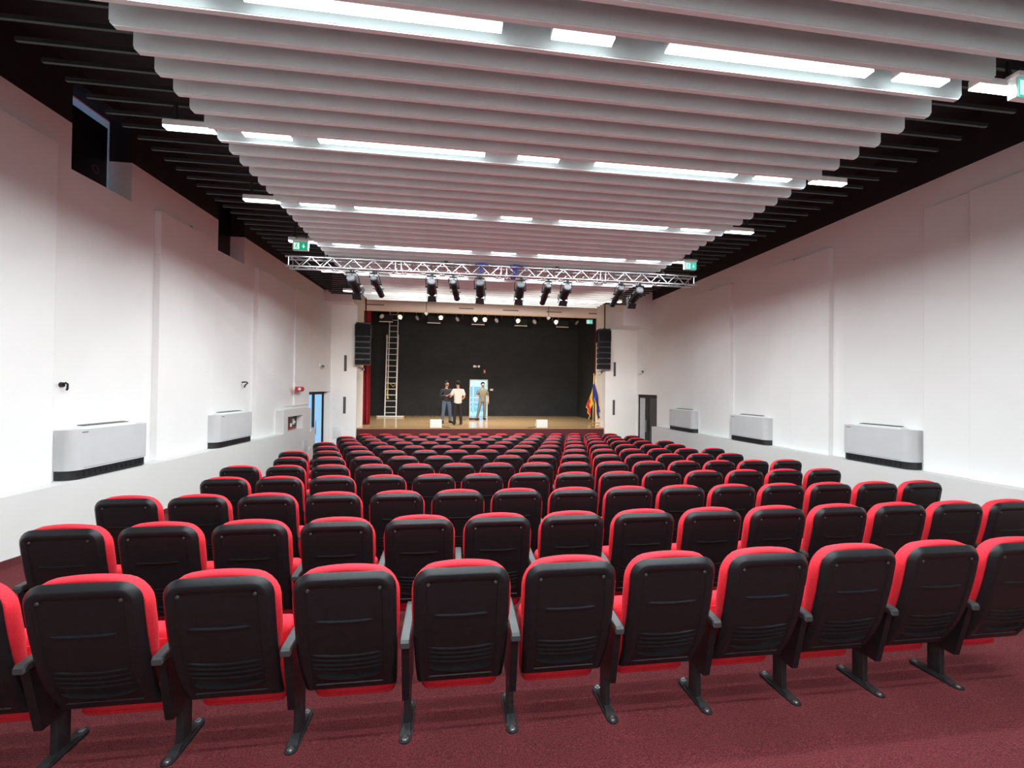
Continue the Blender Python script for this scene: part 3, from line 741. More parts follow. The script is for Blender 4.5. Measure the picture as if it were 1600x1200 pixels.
# ------------------------------------------------------------------ exit signs
def exit_sign(c, w, h, label, mt=None, roof=True, hang=0):
    t = thing('exit_sign', label, 'exit sign', c, 0, 'exit signs')
    MB().bbox((0, .035, h*.08), (w+.02, .06, h*1.16), .006, 1).build('housing', M['white_plastic'], t)
    if roof: MB().bbox((0, .03, h*.75), (w+.04, .09, h*.28), .01, 2).build('lamp_box', M['white_metal'], t)
    f = MB().bx(-w/2, w/2, 0, .006, -h/2, h/2).build('face', mt or M['green'], t, False)
    m = MB()
    yy = -.003
    m.bx(-w*.46, -w*.06, yy, .001, -h*.4, h*.4); m.build('door_symbol', M['sign_white'], f, False)
    m = MB(); u = h
    def limb(a, b, r): m.tube([(a[0]*u-w*.26, yy-.003, a[1]*u), (b[0]*u-w*.26, yy-.003, b[1]*u)], r*u, 6)
    m.ball((-w*.26+.05*u, yy-.003, .25*u), (.07*u, .003, .07*u)); limb((.02, .17), (-.03, -.05), .055); limb((-.03, -.05), (.10, -.18), .045); limb((.10, -.18), (.06, -.34), .04)
    limb((-.03, -.05), (-.12, -.2), .045); limb((-.12, -.2), (-.22, -.22), .04); limb((.02, .14), (.14, .04), .035); limb((.0, .14), (-.13, .06), .035)
    m.build('running_man', mt or M['green'], f)
    m = MB(); x0 = w*.24
    m.bx(x0-.04*u, x0+.04*u, yy, .001, -.05*u, .30*u)
    m.add([(x0-.2*u, yy, .0), (x0+.2*u, yy, .0), (x0, yy, -.28*u), (x0-.2*u, .001, .0), (x0+.2*u, .001, .0), (x0, .001, -.28*u)], [(0, 2, 1), (3, 4, 5), (0, 1, 4, 3), (1, 2, 5, 4), (2, 0, 3, 5)])
    m.build('arrow', M['sign_white'], f, False)
    if hang:
        for x in (-w*.35, w*.35): MB().cyl((x, .03, h*.6), (x, .03, h*.6+hang), .006, n=6).build('hanger_rod', M['rail'], t)
    return t
for a, b, Y, lab in (((458, 377.5), (480, 391), 7.26, 'lit green exit sign hanging by the left end of the lighting truss'), ((1071, 409.5), (1088, 421.5), 7.26, 'lit green exit sign hanging by the right end of the lighting truss')):
    p, q = at(*a, Y=Y), at(*b, Y=Y); z = (p.z+q.z)/2
    exit_sign(((p.x+q.x)/2, Y, z), q.x-p.x, p.z-q.z, lab, None if Y < 0 or a[0] < 800 else M['teal'], True, zbaf(Y)+BH-z-.09)
p = at(1592, 122, Y=2.70); q = at(1592, 150, Y=2.70)
exit_sign((p.x+.14, 2.70, (p.z+q.z)/2), .28, p.z-q.z, 'lit exit sign cut off by the upper right edge of the photo', M['teal'], True, zbaf(2.7)+BH-(p.z+q.z)/2-.09)
p = at(921.5, 503, Y=18.6); exit_sign((p.x, 18.6, p.z), .26, .17, 'teal lit exit sign inside the stage opening at top right', M['teal'], False, W0+4.9-p.z-.10)
# unlit emergency sign and alarm over the stage door
p = at(744.5, 572.6, Y=YS); t = thing('emergency_sign', 'black and white emergency sign on the stage wall above the door', 'exit sign', (p.x, YS, p.z))
MB().bbox((0, -.03, 0), (.44, .06, .16), .01, 2).build('case', M['rail'], t)
m = MB(); m.bx(-.17, -.05, -.064, -.055, -.055, .055); m.bx(-.03, .0, -.064, -.055, -.05, .05); m.bx(.02, .06, -.064, -.055, -.012, .012); m.bx(.08, .17, -.064, -.055, -.055, .055); m.build('pictogram', M['white_plastic'], t, False)
p = at(757, 580.5, Y=YS); t = thing('alarm_button', 'small dark red alarm light on the stage wall', 'alarm', (p.x, YS, p.z))
MB().bbox((0, -.03, 0), (.13, .06, .22), .01, 2).build('case', M['ext_red'], t); MB().bx(-.03, .03, -.066, -.058, -.045, -.015).bx(-.03, .03, -.066, -.058, .02, .045).build('light', M['white_plastic'], t, False)
p = at(768, 609, Y=YS); t = thing('wall_switch', 'white light switch beside the stage door', 'switch', (p.x, YS, p.z)); MB().bbox((0, -.012, 0), (.16, .024, .10), .006, 2).build('plate', M['white_plastic'], t)
MB().bx(-.05, -.005, -.03, -.02, -.03, .03).bx(.01, .055, -.03, -.02, -.03, .03).build('rocker', M['ac_white'], t, False)

# ------------------------------------------------------------------ lighting truss
TY = 7.85
pT, qT, pB = at(446, 400, Y=TY), at(1088, 431.5, Y=TY), at(449, 413.5, Y=TY)
TX0, TX1, TZ1, TZ0 = pT.x, qT.x, (pT.z+qT.z)/2, (pT.z+qT.z)/2-.165
t = thing('lighting_truss', 'long aluminium lattice truss carrying black spotlights across the hall', 'truss', ((TX0+TX1)/2, TY, TZ0))
L = TX1-TX0; h = TZ1-TZ0; D = .20
for yy in (0, D):
    for zz in (0, h): MB().cyl((-L/2, yy, zz), (L/2, yy, zz), .016, n=10).build('chord', M['alu'], t)
seg = 4; gl = L/seg
def lace(f, name):
    for s in range(seg):
        m = MB(); x0 = -L/2+s*gl; n = 10; st = (gl-.16)/n
        m.cyl(f(x0+.05, 0), f(x0+.05, 1), .008, n=6); m.cyl(f(x0+gl-.05, 0), f(x0+gl-.05, 1), .008, n=6)
        for k in range(n): a = x0+.08+k*st; m.cyl(f(a, k % 2), f(a+st, (k+1) % 2), .008, n=6)
        m.build(name, M['alu'], t)
lace(lambda x, u: (x, 0, h*(1-u)), 'front_lacing'); lace(lambda x, u: (x, D, h*u), 'rear_lacing')
lace(lambda x, u: (x, D*u, h), 'top_lacing'); lace(lambda x, u: (x, D*(1-u), 0), 'bottom_lacing')
for i, px in enumerate((507, 697, 873, 1039)):
    x = at(px, 410, Y=TY).x; z0 = TZ1
    q = thing('truss_hanger', 'black chain hanger holding up the truss, %s from the left' % ORD[i], 'hanger', (x, TY+.1, z0), 0, 'truss hangers')
    MB().tube([(0, -.13, -.01), (0, -.08, .045), (0, 0, .06), (0, .08, .045), (0, .13, -.01)], .010, 8).build('clamp', M['alu'], q)
    MB().bbox((0, 0, .10), (.06, .06, .09), .01, 2).build('hook_block', M['rail'], q)
    MB().cyl((0, 0, .14), (0, 0, ZTOP-z0), .007, n=8).build('chain', M['rope'], q)
for px, lab in ((751, 'blue sling wound round the truss above the centre spotlight'), (805, 'blue sling wound round the truss right of the centre spotlight')):
    x = at(px, 414, Y=TY).x
    q = thing('blue_sling', lab, 'sling', (x, TY+D/2, TZ0), 0, 'blue slings')
    m = MB()
    for s in (-1, 0, 1): m.tube([(.03*s+.05*math.sin(a)*.5, .13*math.cos(a), h/2+(h/2+.026)*math.sin(a)) for a in [2*PI*i/20 for i in range(21)]], .008, 6)
    m.build('loops', M['blue_strap'], q)
    MB().tube([(-.10, -.10, h+.01), (.0, -.12, h+.03), (.14, -.11, h+.012)], .018, 8).build('tail', M['blue_strap'], q)

# spotlights hanging from the truss
def spot(i, ptop, pbot, kind, barn=True):
    a, b = at(*ptop, Y=TY), None
    # the lamp points down and towards the stage
    w = at(*pbot, Y=TY+.52)
    x = at(*ptop, Y=TY).x
    lab = 'black %s spotlight under the truss, %s from the left' % ('wide barn-door' if kind == 'B' else 'slim profile', ORD[i])
    t = thing('spotlight', lab, 'spotlight', (x, TY, TZ0), 0, 'spotlights on the truss')
    A = a - Vector((x, TY, TZ0)); B = w - Vector((x, TY, TZ0)); d = (B-A).normalized(); ln = (B-A).length
    r = .080 if kind == 'B' else .060
    c = A + d*ln*.38
    m = MB(); m.bbox((0, 0, -.047), (.035, .06, .06), .006, 1); m.cyl((0, 0, -.04), (0, 0, -.075), .010, n=8); m.build('clamp', M['lamp_black'], t)
    # fork: an inverted U between clamp and the body's pivots
    px = r+.022; top_ = Vector((0, 0, -.075))
    MB().tube([c+Vector((-px, 0, 0)), Vector((-px, c.y*.5, top_.z-.02)), Vector((-px*.8, 0, top_.z)), Vector((px*.8, 0, top_.z)), Vector((px, c.y*.5, top_.z-.02)), c+Vector((px, 0, 0))], .008, 6).build('yoke', M['lamp_black'], t)
    MB().cyl(c+Vector((-px-.012, 0, 0)), c+Vector((px+.012, 0, 0)), .014, n=10).build('pivot', M['lamp_black'], t)
    if kind == 'B':
        bd = MB().lathe(A, A+d*ln*.72, [(0, r*.7), (.10, r*.98), (.24, r*1.08), (.26, r*.95), (.95, r*.95), (1, r*1.02)], 16).build('body', M['lamp_black'], t)
        q = Vector((0, 0, 1)).rotation_difference(d)
        m = MB()
        for k in range(8):
            aa = 2*PI*k/8; o = q @ Vector((r*.97*math.cos(aa), r*.97*math.sin(aa), 0)); m.tube([A+d*ln*.28+o, A+d*ln*.68+o], .006, 6)
        m.build('cooling_fins', M['lamp_black'], bd)
        e = A+d*ln*.72
        for k in range(4):
            aa = PI/2*k; o = q @ Vector((math.cos(aa), math.sin(aa), 0)); s = q @ Vector((-math.sin(aa), math.cos(aa), 0)); fl = .6 if k % 2 else .12
            p0 = e+o*r; p1 = p0 + (d*.8+o*fl)*.115
            m = MB(); th = o*.003
            m.hexa([p0-s*r*.9-th, p0+s*r*.9-th, p0+s*r*.9+th, p0-s*r*.9+th, p1-s*r*1.05-th, p1+s*r*1.05-th, p1+s*r*1.05+th, p1-s*r*1.05+th]); m.build('barn_door', M['lamp_black'], t, False)
    else:
        bd = MB().lathe(A, A+d*ln*1.02, [(0, r*.8), (.06, r*1.15), (.30, r*1.2), (.34, r*.95), (.55, r*.92), (.58, r*1.05), (.78, r*1.02), (.80, r*.9), (1, r*.95)], 16).build('body', M['lamp_black'], t)
        MB().tube([c+d*ln*.25+Vector((-r-.04, 0, 0)), c+d*ln*.25+Vector((r+.04, 0, 0))], .007, 6).build('shutter_handles', M['lamp_black'], t)
    MB().lathe(A-d*.022, A+d*.02, [(0, r*.45), (.25, r*.8), (.8, r*.95), (1, r*.9)], 14).build('rear_cap', M['lamp_grey'], t)
    e1 = A+d*ln*(.73 if kind == 'B' else 1.01); MB().lathe(e1, e1+d*.01, [(0, r*.8), (1, r*.6)], 14).build('lens', M['dark_glass'], t)
    l = bpy.data.lights.new('spotlight_beam', 'SPOT'); l.energy = TRUSS_W; l.color = (1, .92, .84); l.spot_size = math.radians(80); l.spot_blend = .75; l.shadow_soft_size = .06
    lo = bpy.data.objects.new('beam', l); col.objects.link(lo); lo.parent = t; lo.location = e1+d*.16; lo.rotation_euler = (-d).to_track_quat('Z', 'Y').to_euler()
    MB().tube([A-d*.01, A-d*.03+Vector((.02, .02, .04)), Vector((.03, .05, -.03)), Vector((.05, .08, .01))], .006, 6).build('cable', M['rope'], t)
for i, s in enumerate((((548, 434), (562, 460), 'B'), ((583.5, 434), (596, 461), 'A'), ((674, 439), (675, 463), 'B'), ((708, 440), (714, 466), 'A'), ((750, 441), (751, 467), 'B'),
           ((814, 444), (810, 469), 'B'), ((857, 446), (847.5, 473), 'A'), ((887, 448), (878, 470), 'B'), ((971, 450), (957, 476), 'A'), ((1000, 453), (984, 474), 'B'))): spot(i, *s)

# ------------------------------------------------------------------ hanging line array speakers
def array(px0, px1, py0, py1, Y, lab, rot):
    p, q = at(px0, py0, Y=Y), at(px1, py1, Y=Y); w = q.x-p.x; H = p.z-q.z; xc = (p.x+q.x)/2
    t = thing('line_array_speaker', lab, 'speaker', (xc, Y, q.z), rot, 'hanging speakers')
    k = 1/max(.75, abs(math.cos(rot))); w *= .95
    MB().bbox((0, .25, H-.05), (w*.9, .45, .05), .01, 2).build('flying_frame', M['steel_black'], t)
    hs = (H-.08)*.30; cb = MB().bbox((0, .25, H-.08-hs/2), (w, .5, hs-.01), .012, 2).build('subwoofer', M['steel_black'], t)
    MB().bx(-w*.46, w*.46, -.012, .004, H-.08-hs*.95, H-.08-hs*.07).build('grille', M['speaker'], cb, False)
    n = 5; eh = (H-.08-hs)/n
    for j in range(n):
        z1 = H-.08-hs-eh*j; z0 = z1-eh+.008; sh = .02*j*j*.12
        e = MB().hexa([(-w*.48, .0+sh, z0), (w*.48, .0+sh, z0), (w*.42, .42, z0+.02), (-w*.42, .42, z0+.02), (-w*.48, sh*.8, z1), (w*.48, sh*.8, z1), (w*.42, .42, z1-.02), (-w*.42, .42, z1-.02)]).build('speaker_element', M['steel_black'], t, False)
        MB().bx(-w*.45, w*.45, sh-.012, sh+.01, z0+eh*.14, z1-eh*.1).build('grille', M['speaker'], e, False)
    MB().cyl((.05, .25, H-.03), (.05, .25, ZTOP-q.z), .022, n=10).build('suspension_rod', M['steel_black'], t)
    MB().tube([(0, .3, H-.04), (.06, .3, H+.1), (.05, .3, H+.3)], .012, 6).build('cable', M['rope'], t)
array(554, 580, 502, 571, 15.75, 'tall black line array speaker hanging left of the stage opening', .06)
array(935, 955, 512, 577.5, 15.75, 'tall black line array speaker hanging right of the stage opening', -.1)

# ------------------------------------------------------------------ stage curtains
def curtain(x0, x1, Y, z0, z1, lab):
    m = MB(); n = 60; V = []; F = []
    nz = 10
    for i in range(n+1):
        u = i/n
        for j in range(nz+1):
            v = j/nz; amp = .07*(1-.35*v); x = x0+(x1-x0)*u
            V.append((x+.02*math.sin(u*17), Y+amp*math.sin(u*2*PI*6.5+.6*math.sin(v*3)), z0+(z1-z0)*v))
    for i in range(n):
        for j in range(nz): a = i*(nz+1)+j; F.append((a, a+nz+1, a+nz+2, a+1))
    m.add(V, F); o = m.build('stage_curtain', M['velvet']); s = o.modifiers.new('thick', 'SOLIDIFY'); s.thickness = .012
    return tag(o, lab, 'curtain', 'stage curtains')
YC = 17.75
curtain(-4.5, at(579.5, 600, Y=YC).x, YC, STAGE+.01, W0+4.6, 'dark red velvet curtain drawn to the left side of the stage')
curtain(at(930, 560, Y=YC).x, 6.75, YC, STAGE+.01, W0+4.6, 'dark red velvet curtain drawn to the right side behind the flags')

# ------------------------------------------------------------------ stage lamps
BARY = 19.0
barz = at(700, 484, Y=BARY).z
t = thing('lighting_bar', 'black pipe bar across the top of the stage carrying small lamps', 'lighting bar', (1.1, BARY, barz))
MB().cyl((-5.69, 0, 0), (5.7, 0, 0), .024, n=10).build('pipe', M['steel_black'], t)
m = MB()
for x in (-4.5, -1.5, 1.5, 4.5): m.cyl((x, 0, 0), (x, 0, W0+4.88-barz), .008, n=6)
m.build('cable', M['rope'], t)
def par(i, px, py, facing, dim):
    p = at(px, py, Y=BARY)
    t = thing('stage_lamp', ('small dark stage lamp turned sideways' if facing else 'small stage lamp with pale lens') + ' on the stage bar, %s from the left' % ORD[i], 'stage lamp', (p.x, BARY, barz), 0, 'stage lamps')
    dz = p.z-barz
    MB().bbox((0, 0, -.01), (.05, .08, .10), .01, 2).build('clamp', M['alu'] if not dim else M['steel_black'], t)
    d = Vector((.6*facing, -.62 if not facing else -.45, -.42)).normalized()
    c = Vector((0, 0, dz)); r = .115
    bd = MB().lathe(c-d*.16, c+d*.13, [(0, r*.5), (.12, r*.8), (.5, r*.92), (.97, r), (1, r*1.02)], 18).build('body', M['lamp_black'], t)
    MB().lathe(c+d*.125, c+d*.14, [(0, r*.86), (1, r*.80)], 18).build('lens', M['par_glass'] if not (dim or facing) else M['frosted'], bd)
    MB().tube([c+d*.132 + (Vector((0, 0, 1)).rotation_difference(d) @ Vector((r*math.cos(a), r*math.sin(a), 0))) for a in [2*PI*k/20 for k in range(21)]], .009, 6).build('rim', M['lamp_grey'], bd)
    MB().tube([c+Vector((-r-.02, 0, 0)), Vector((-r-.02, 0, dz*.45)), (0, 0, -.05), Vector((r+.02, 0, dz*.45)), c+Vector((r+.02, 0, 0))], .009, 6).build('yoke', M['alu'] if not dim else M['steel_black'], t)
    if not facing and not dim:
        l = bpy.data.lights.new('stage_lamp_beam', 'SPOT'); l.energy = STAGE_W; l.color = (1, .93, .82); l.spot_size = math.radians(120); l.spot_blend = .8; l.shadow_soft_size = .08
        lo = bpy.data.objects.new('beam', l); col.objects.link(lo); lo.parent = t; lo.location = c+d*.16 + Vector((0, 0, -.06))
        lo.rotation_euler = Vector((0, .12, -1)).to_track_quat('-Z', 'Y').to_euler()
    return t
for i, (px, py, f, dm) in enumerate(((594, 492, .8, 1), (625.6, 493, -.2, 0), (655.5, 495, -1, 0), (689, 494, 0, 0), (718, 497, -1, 0), (742.5, 496.5, 0, 0), (757.3, 497, 0, 0), (779, 499, -1, 0), (809, 499, 0, 0), (838, 501, -1, 0), (868, 501, 0, 0), (898, 502, .8, 1))):
    par(i, px, py, 0 if abs(f) < .3 else f, dm)
for i, (px, py) in enumerate(((603, 502), (678, 504), (747, 506.5), (814, 508.5), (879, 510.5))):
    Y = 20.2; p = at(px, py, Y=Y); q = at(px, py-9, Y=Y)
    t = thing('flood_panel', 'dark flat stage panel with pale lower edge above the stage, %s from the left' % ORD[i], 'stage lamp', (p.x, Y, p.z), 0, 'dark stage panels')
    MB().bbox((0, .05, .15), (.58, .08, .30), .01, 1).build('panel', M['stage_black'], t)
    MB().bbox((0, .04, -.012), (.60, .10, .035), .008, 1).build('lower_edge', M['monitor'], t)
    m = MB()
    for x in (-.2, .2): m.cyl((x, .05, .28), (x, .05, W0+4.9-p.z), .006, n=6)
    m.build('cable', M['rope'], t)
for px, py, lab in ((666, 490, 'white diamond pendant on a thin rod, left of the two by the beam'), (857, 497, 'white diamond pendant on a thin rod, right of the two by the beam')):
    Y = 15.6; p = at(px, py, Y=Y); t = thing('pendant', lab, 'pendant', (p.x, Y, p.z), 0, 'white pendants')
    MB().box((0, 0, 0), (.10, .10, .10), rot=Matrix.Rotation(PI/4, 3, 'Y')).build('head', M['white_plastic'], t, False)
    MB().cyl((0, 0, .06), (0, 0, ZTOP-p.z), .010, n=8).build('rod', M['rope'], t)

# ------------------------------------------------------------------ things on the stage
# extension ladder leaning towards the back wall
LB = at(610, 653.5, Z=STAGE); yb0 = 22.0
t = thing('ladder', 'tall two-section aluminium extension ladder standing on the stage at left', 'ladder', (at(610, 650, Y=yb0).x, yb0, STAGE))
topz = 5.55; lean = .55
def lp(x, z, dy=0): return Vector((x, dy+lean*z/topz, z))
for s in (-1, 1):
    m = MB(); w = .035
    a, b = lp(s*.27, .03), lp(s*.27, 4.1)
    m.hexa([a+Vector(v) for v in ((-.025, -.035, 0), (.025, -.035, 0), (.025, .035, 0), (-.025, .035, 0))] + [b+Vector(v) for v in ((-.025, -.035, 0), (.025, -.035, 0), (.025, .035, 0), (-.025, .035, 0))]); m.build('lower_rail', M['ladder'], t, False)
    m = MB(); a, b = lp(s*.205+.03, .9, .075), lp(s*.205+.03, topz, .075)
    m.hexa([a+Vector(v) for v in ((-.02, -.03, 0), (.02, -.03, 0), (.02, .03, 0), (-.02, .03, 0))] + [b+Vector(v) for v in ((-.02, -.03, 0), (.02, -.03, 0), (.02, .03, 0), (-.02, .03, 0))]); m.build('upper_rail', M['ladder'], t, False)
for k in range(14): z = .22+.29*k; MB().cyl(lp(-.27, z), lp(.27, z), .018, n=8).build('rung', M['ladder'], t)
for k in range(15): z = 1.1+.29*k; MB().cyl(lp(-.175, z, .075), lp(.235, z, .075), .016, n=8).build('rung', M['ladder'], t)
MB().bbox((0, 0, .04), (1.25, .09, .07), .01, 1).build('base_bar', M['ladder'], t)
for s in (-1, 1): MB().bbox((s*.63, 0, .04), (.06, .1, .08), .012, 2).build('end_cap', M['orange'], t)
MB().bbox(lp(-.29, 4.0), (.05, .09, .16), .01, 1).build('guide_bracket', M['orange'], t)
MB().tube([lp(-.2, 1.75, -.03), lp(-.14, 1.5, -.04), lp(-.19, 1.15, -.03), lp(-.1, .9, -.03)], .016, 6).tube([lp(-.1, 1.7, -.03), lp(.1, 1.5, -.04), lp(.2, 1.62, -.03)], .013, 6).build('rope', M['yellow'], t)

def wedge(px, py, lab, flip):
    p = at(px, py, Z=STAGE)
    t = thing('stage_monitor', lab, 'stage monitor', p, 0, 'white stage monitors')
    w = .43; V = []
    prof = [(0, 0), (.0, .30), (.10, .31), (.34, .10), (.34, 0)]
    n = 5; m = MB()
    V = [(-w/2, y, z) for y, z in prof] + [(w/2, y, z) for y, z in prof]
    m.add(V, [tuple(range(n)), tuple(range(n, 2*n))[::-1]] + [(i, i+n, (i+1) % n+n, (i+1) % n) for i in range(n)]); bd = m.build('cabinet', M['monitor'], t, False)
    b = bd.modifiers.new('edge', 'BEVEL'); b.width = .012; b.segments = 2
    m = MB(); m.bx(-w*.4, w*.4, -.008, .0, .04, .07); m.bx(-w*.3, w*.1, -.006, 0, .10, .12); m.build('rear_strip', M['ac_white'], bd, False)
    m = MB(); s = -1 if flip else 1
    m.tube([(s*.20, .03, .08), (s*.27, .05, .03), (s*.36, .05, .012), (s*.55, -.02, .012)], .012, 6); m.build('cable', M['rope'], t)
wedge(681, 668.6, 'white wedge stage monitor on the stage edge at left, near two people', False)
wedge(847, 668.6, 'white wedge stage monitor on the stage edge at right', True)
p = at(741, 656.2, Z=STAGE); o = MB().bbox((0, 0, .05), (.46, .22, .10), .012, 2).build('floor_box', M['steel_black']); o.location = p; tag(o, 'low dark box on the stage floor before the bright doorway', 'box')
p = at(725.5, 656.4, Z=STAGE); o = MB().bbox((0, 0, .012), (.10, .10, .024), .006, 2).build('floor_socket', M['steel_black']); o.location = p; tag(o, 'small dark floor socket on the stage beside the white-shirted person', 'socket')
def stand_(px, py, lab, k):
    p = at(px, py, Z=STAGE); t = thing('boom_stand', lab, 'microphone stand', p, .4*k, 'low black boom stands')
    for a in range(3): aa = 2*PI*a/3+.3; MB().tube([(0, 0, .25), (.26*math.cos(aa), .26*math.sin(aa), .012)], .010, 6).build('leg', M['stage_black'], t)
    MB().cyl((0, 0, .2), (0, 0, .60), .010, n=8).build('pole', M['stage_black'], t)
    MB().tube([(-.12, 0, .52), (0, 0, .60), (.26, .02, .70+.04*(k % 2))], .008, 6).build('boom', M['stage_black'], t)
for i, px in enumerate((636, 652, 669, 685)): stand_(px, 652, 'low black boom stand by the black back wall, %s from the ladder' % ORD[i], i)

# flags on a shared gold stand
FB = Vector((5.56, 16.6, STAGE))
fs = thing('flag_stand', 'low gold flag stand at the right corner of the stage', 'flag stand', FB)
m = MB()
for y in (-.1, .1): m.tube([(-.2, y, .0), (-.2, y, .17), (.2, y, .17), (.2, y, .0)], .013, 6)
for x in (-.2, .2): m.tube([(x, -.1, .17), (x, .1, .17)], .012, 6)
m.tube([(-.2, 0, .06), (.2, 0, .06)], .012, 6)
m.build('frame', M['gold'], fs)
def flag(dx, lean_, cols, lab, H, out, side, zig=False):
    t = thing('flag', lab, 'flag', FB + Vector((dx, 0, 0)), 0, 'flags on the gold stand')
    topv = Vector((lean_, 0, H)); 
    MB().cyl((0, 0, .05), topv, .014, n=8).build('pole', M['gold'], t)
    MB().lathe(topv, topv+Vector((0, 0, .14)), [(0, .012), (.25, .03), (.5, .022), (1, .002)], 8).build('finial', M['gold'], t)
    nu, nv = 26, 22; V = []; F = []; MI = []
    for i in range(nu+1):
        u = i/nu
        for j in range(nv+1):
            v = j/nv                            # v: along the pole from top to bottom of hoist
            hz = H-.04-v*.80                    # where this thread leaves the pole
            drop = u*(1.16-.30*v)
            fold = .085*math.sin(u*9+v*3)*(.25+.75*u)
            wdt = out*(1-math.exp(-1.6*u))*(.35+.9*(1-v)*u+.35*v)
            z = hz-drop; px = lean_*z/H + side*(-.035*(1-u)+wdt) + .022*math.sin(v*14+u*4)*u
            V.append((px, -.03+fold*.8+.05*math.cos(v*11+2*u)*u, z))
    for i in range(nu):
        for j in range(nv): a = i*(nv+1)+j; F.append((a, a+nv+1, a+nv+2, a+1)); MI.append(min(len(cols)-1, int((i+.5)/nu*len(cols))))
    m = MB()
    m.v = V; m.f = [list(f) for f in F]; m.m = MI
    o = m.build('cloth', cols, t, ang=80); s = o.modifiers.new('thick', 'SOLIDIFY'); s.thickness = .006
    edge = [V[nu*(nv+1)+j] for j in range(nv+1)]; MB().tube(edge, .014, 6).build('fringe', M['fringe'], o)
    edge = [V[i*(nv+1)+nv] for i in range(nu+1)]; MB().tube(edge, .011, 6).build('fringe', M['fringe'], o)
    if zig: 
        edge = [V[i*(nv+1)] for i in range(6, nu+1)]; MB().tube([Vector(e)+Vector((0, -.03, 0)) for e in edge], .016, 6).build('fringe', M['fringe'], o)
flag(-.05, .02, [M['flag_blue'], M['flag_yellow'], M['flag_red']], 'draped blue, yellow and red flag with gold fringe, left on the stand', 2.02, .28, -1)
flag(.05, -.02, [M['flag_blue']], 'draped plain blue flag with gold fringe, right on the stand', 1.95, .19, 1, True)

# ------------------------------------------------------------------ people
def skin_mesh(name, chains, mt, parent, sub=2, root=0, merge=True):
    """chains: list of lists of (x,y,z,r) - equal coordinates share a vertex"""
    idx = {}; V = []; R = []; E = []
    for ch in chains:
        pr = None
        for p in ch:
            k = tuple(round(c, 4) for c in p[:3])
            if k not in idx: idx[k] = len(V); V.append(p[:3]); R.append(p[3] if len(p) == 4 else (p[3], p[4]))
            if pr is not None and pr != idx[k]: E.append((pr, idx[k]))
            pr = idx[k]
    me = bpy.data.meshes.new(name); me.from_pydata(V, E, []); o = bpy.data.objects.new(name, me); col.objects.link(o)
    md = o.modifiers.new('skin', 'SKIN'); md.use_smooth_shade = True
    if not me.skin_vertices:
        bm = bmesh.new(); bm.from_mesh(me); bm.verts.layers.skin.verify(); bm.to_mesh(me); bm.free()
    for i, r in enumerate(R):
        sv = me.skin_vertices[0].data[i]; sv.radius = (r, r) if not isinstance(r, tuple) else r; sv.use_root = (i == root)
    s = o.modifiers.new('sub', 'SUBSURF'); s.levels = sub; s.render_levels = sub
    bpy.context.view_layer.update()
    dg = bpy.context.evaluated_depsgraph_get(); new = bpy.data.meshes.new_from_object(o.evaluated_get(dg)); new.name = name
    bpy.data.objects.remove(o)
    new.materials.clear(); new.materials.append(mt); new.shade_smooth()
    n = bpy.data.objects.new(name, new); col.objects.link(n); n.parent = parent
    return n
def lerp(a, b, u): return tuple(a[i]+(b[i]-a[i])*u for i in range(3))
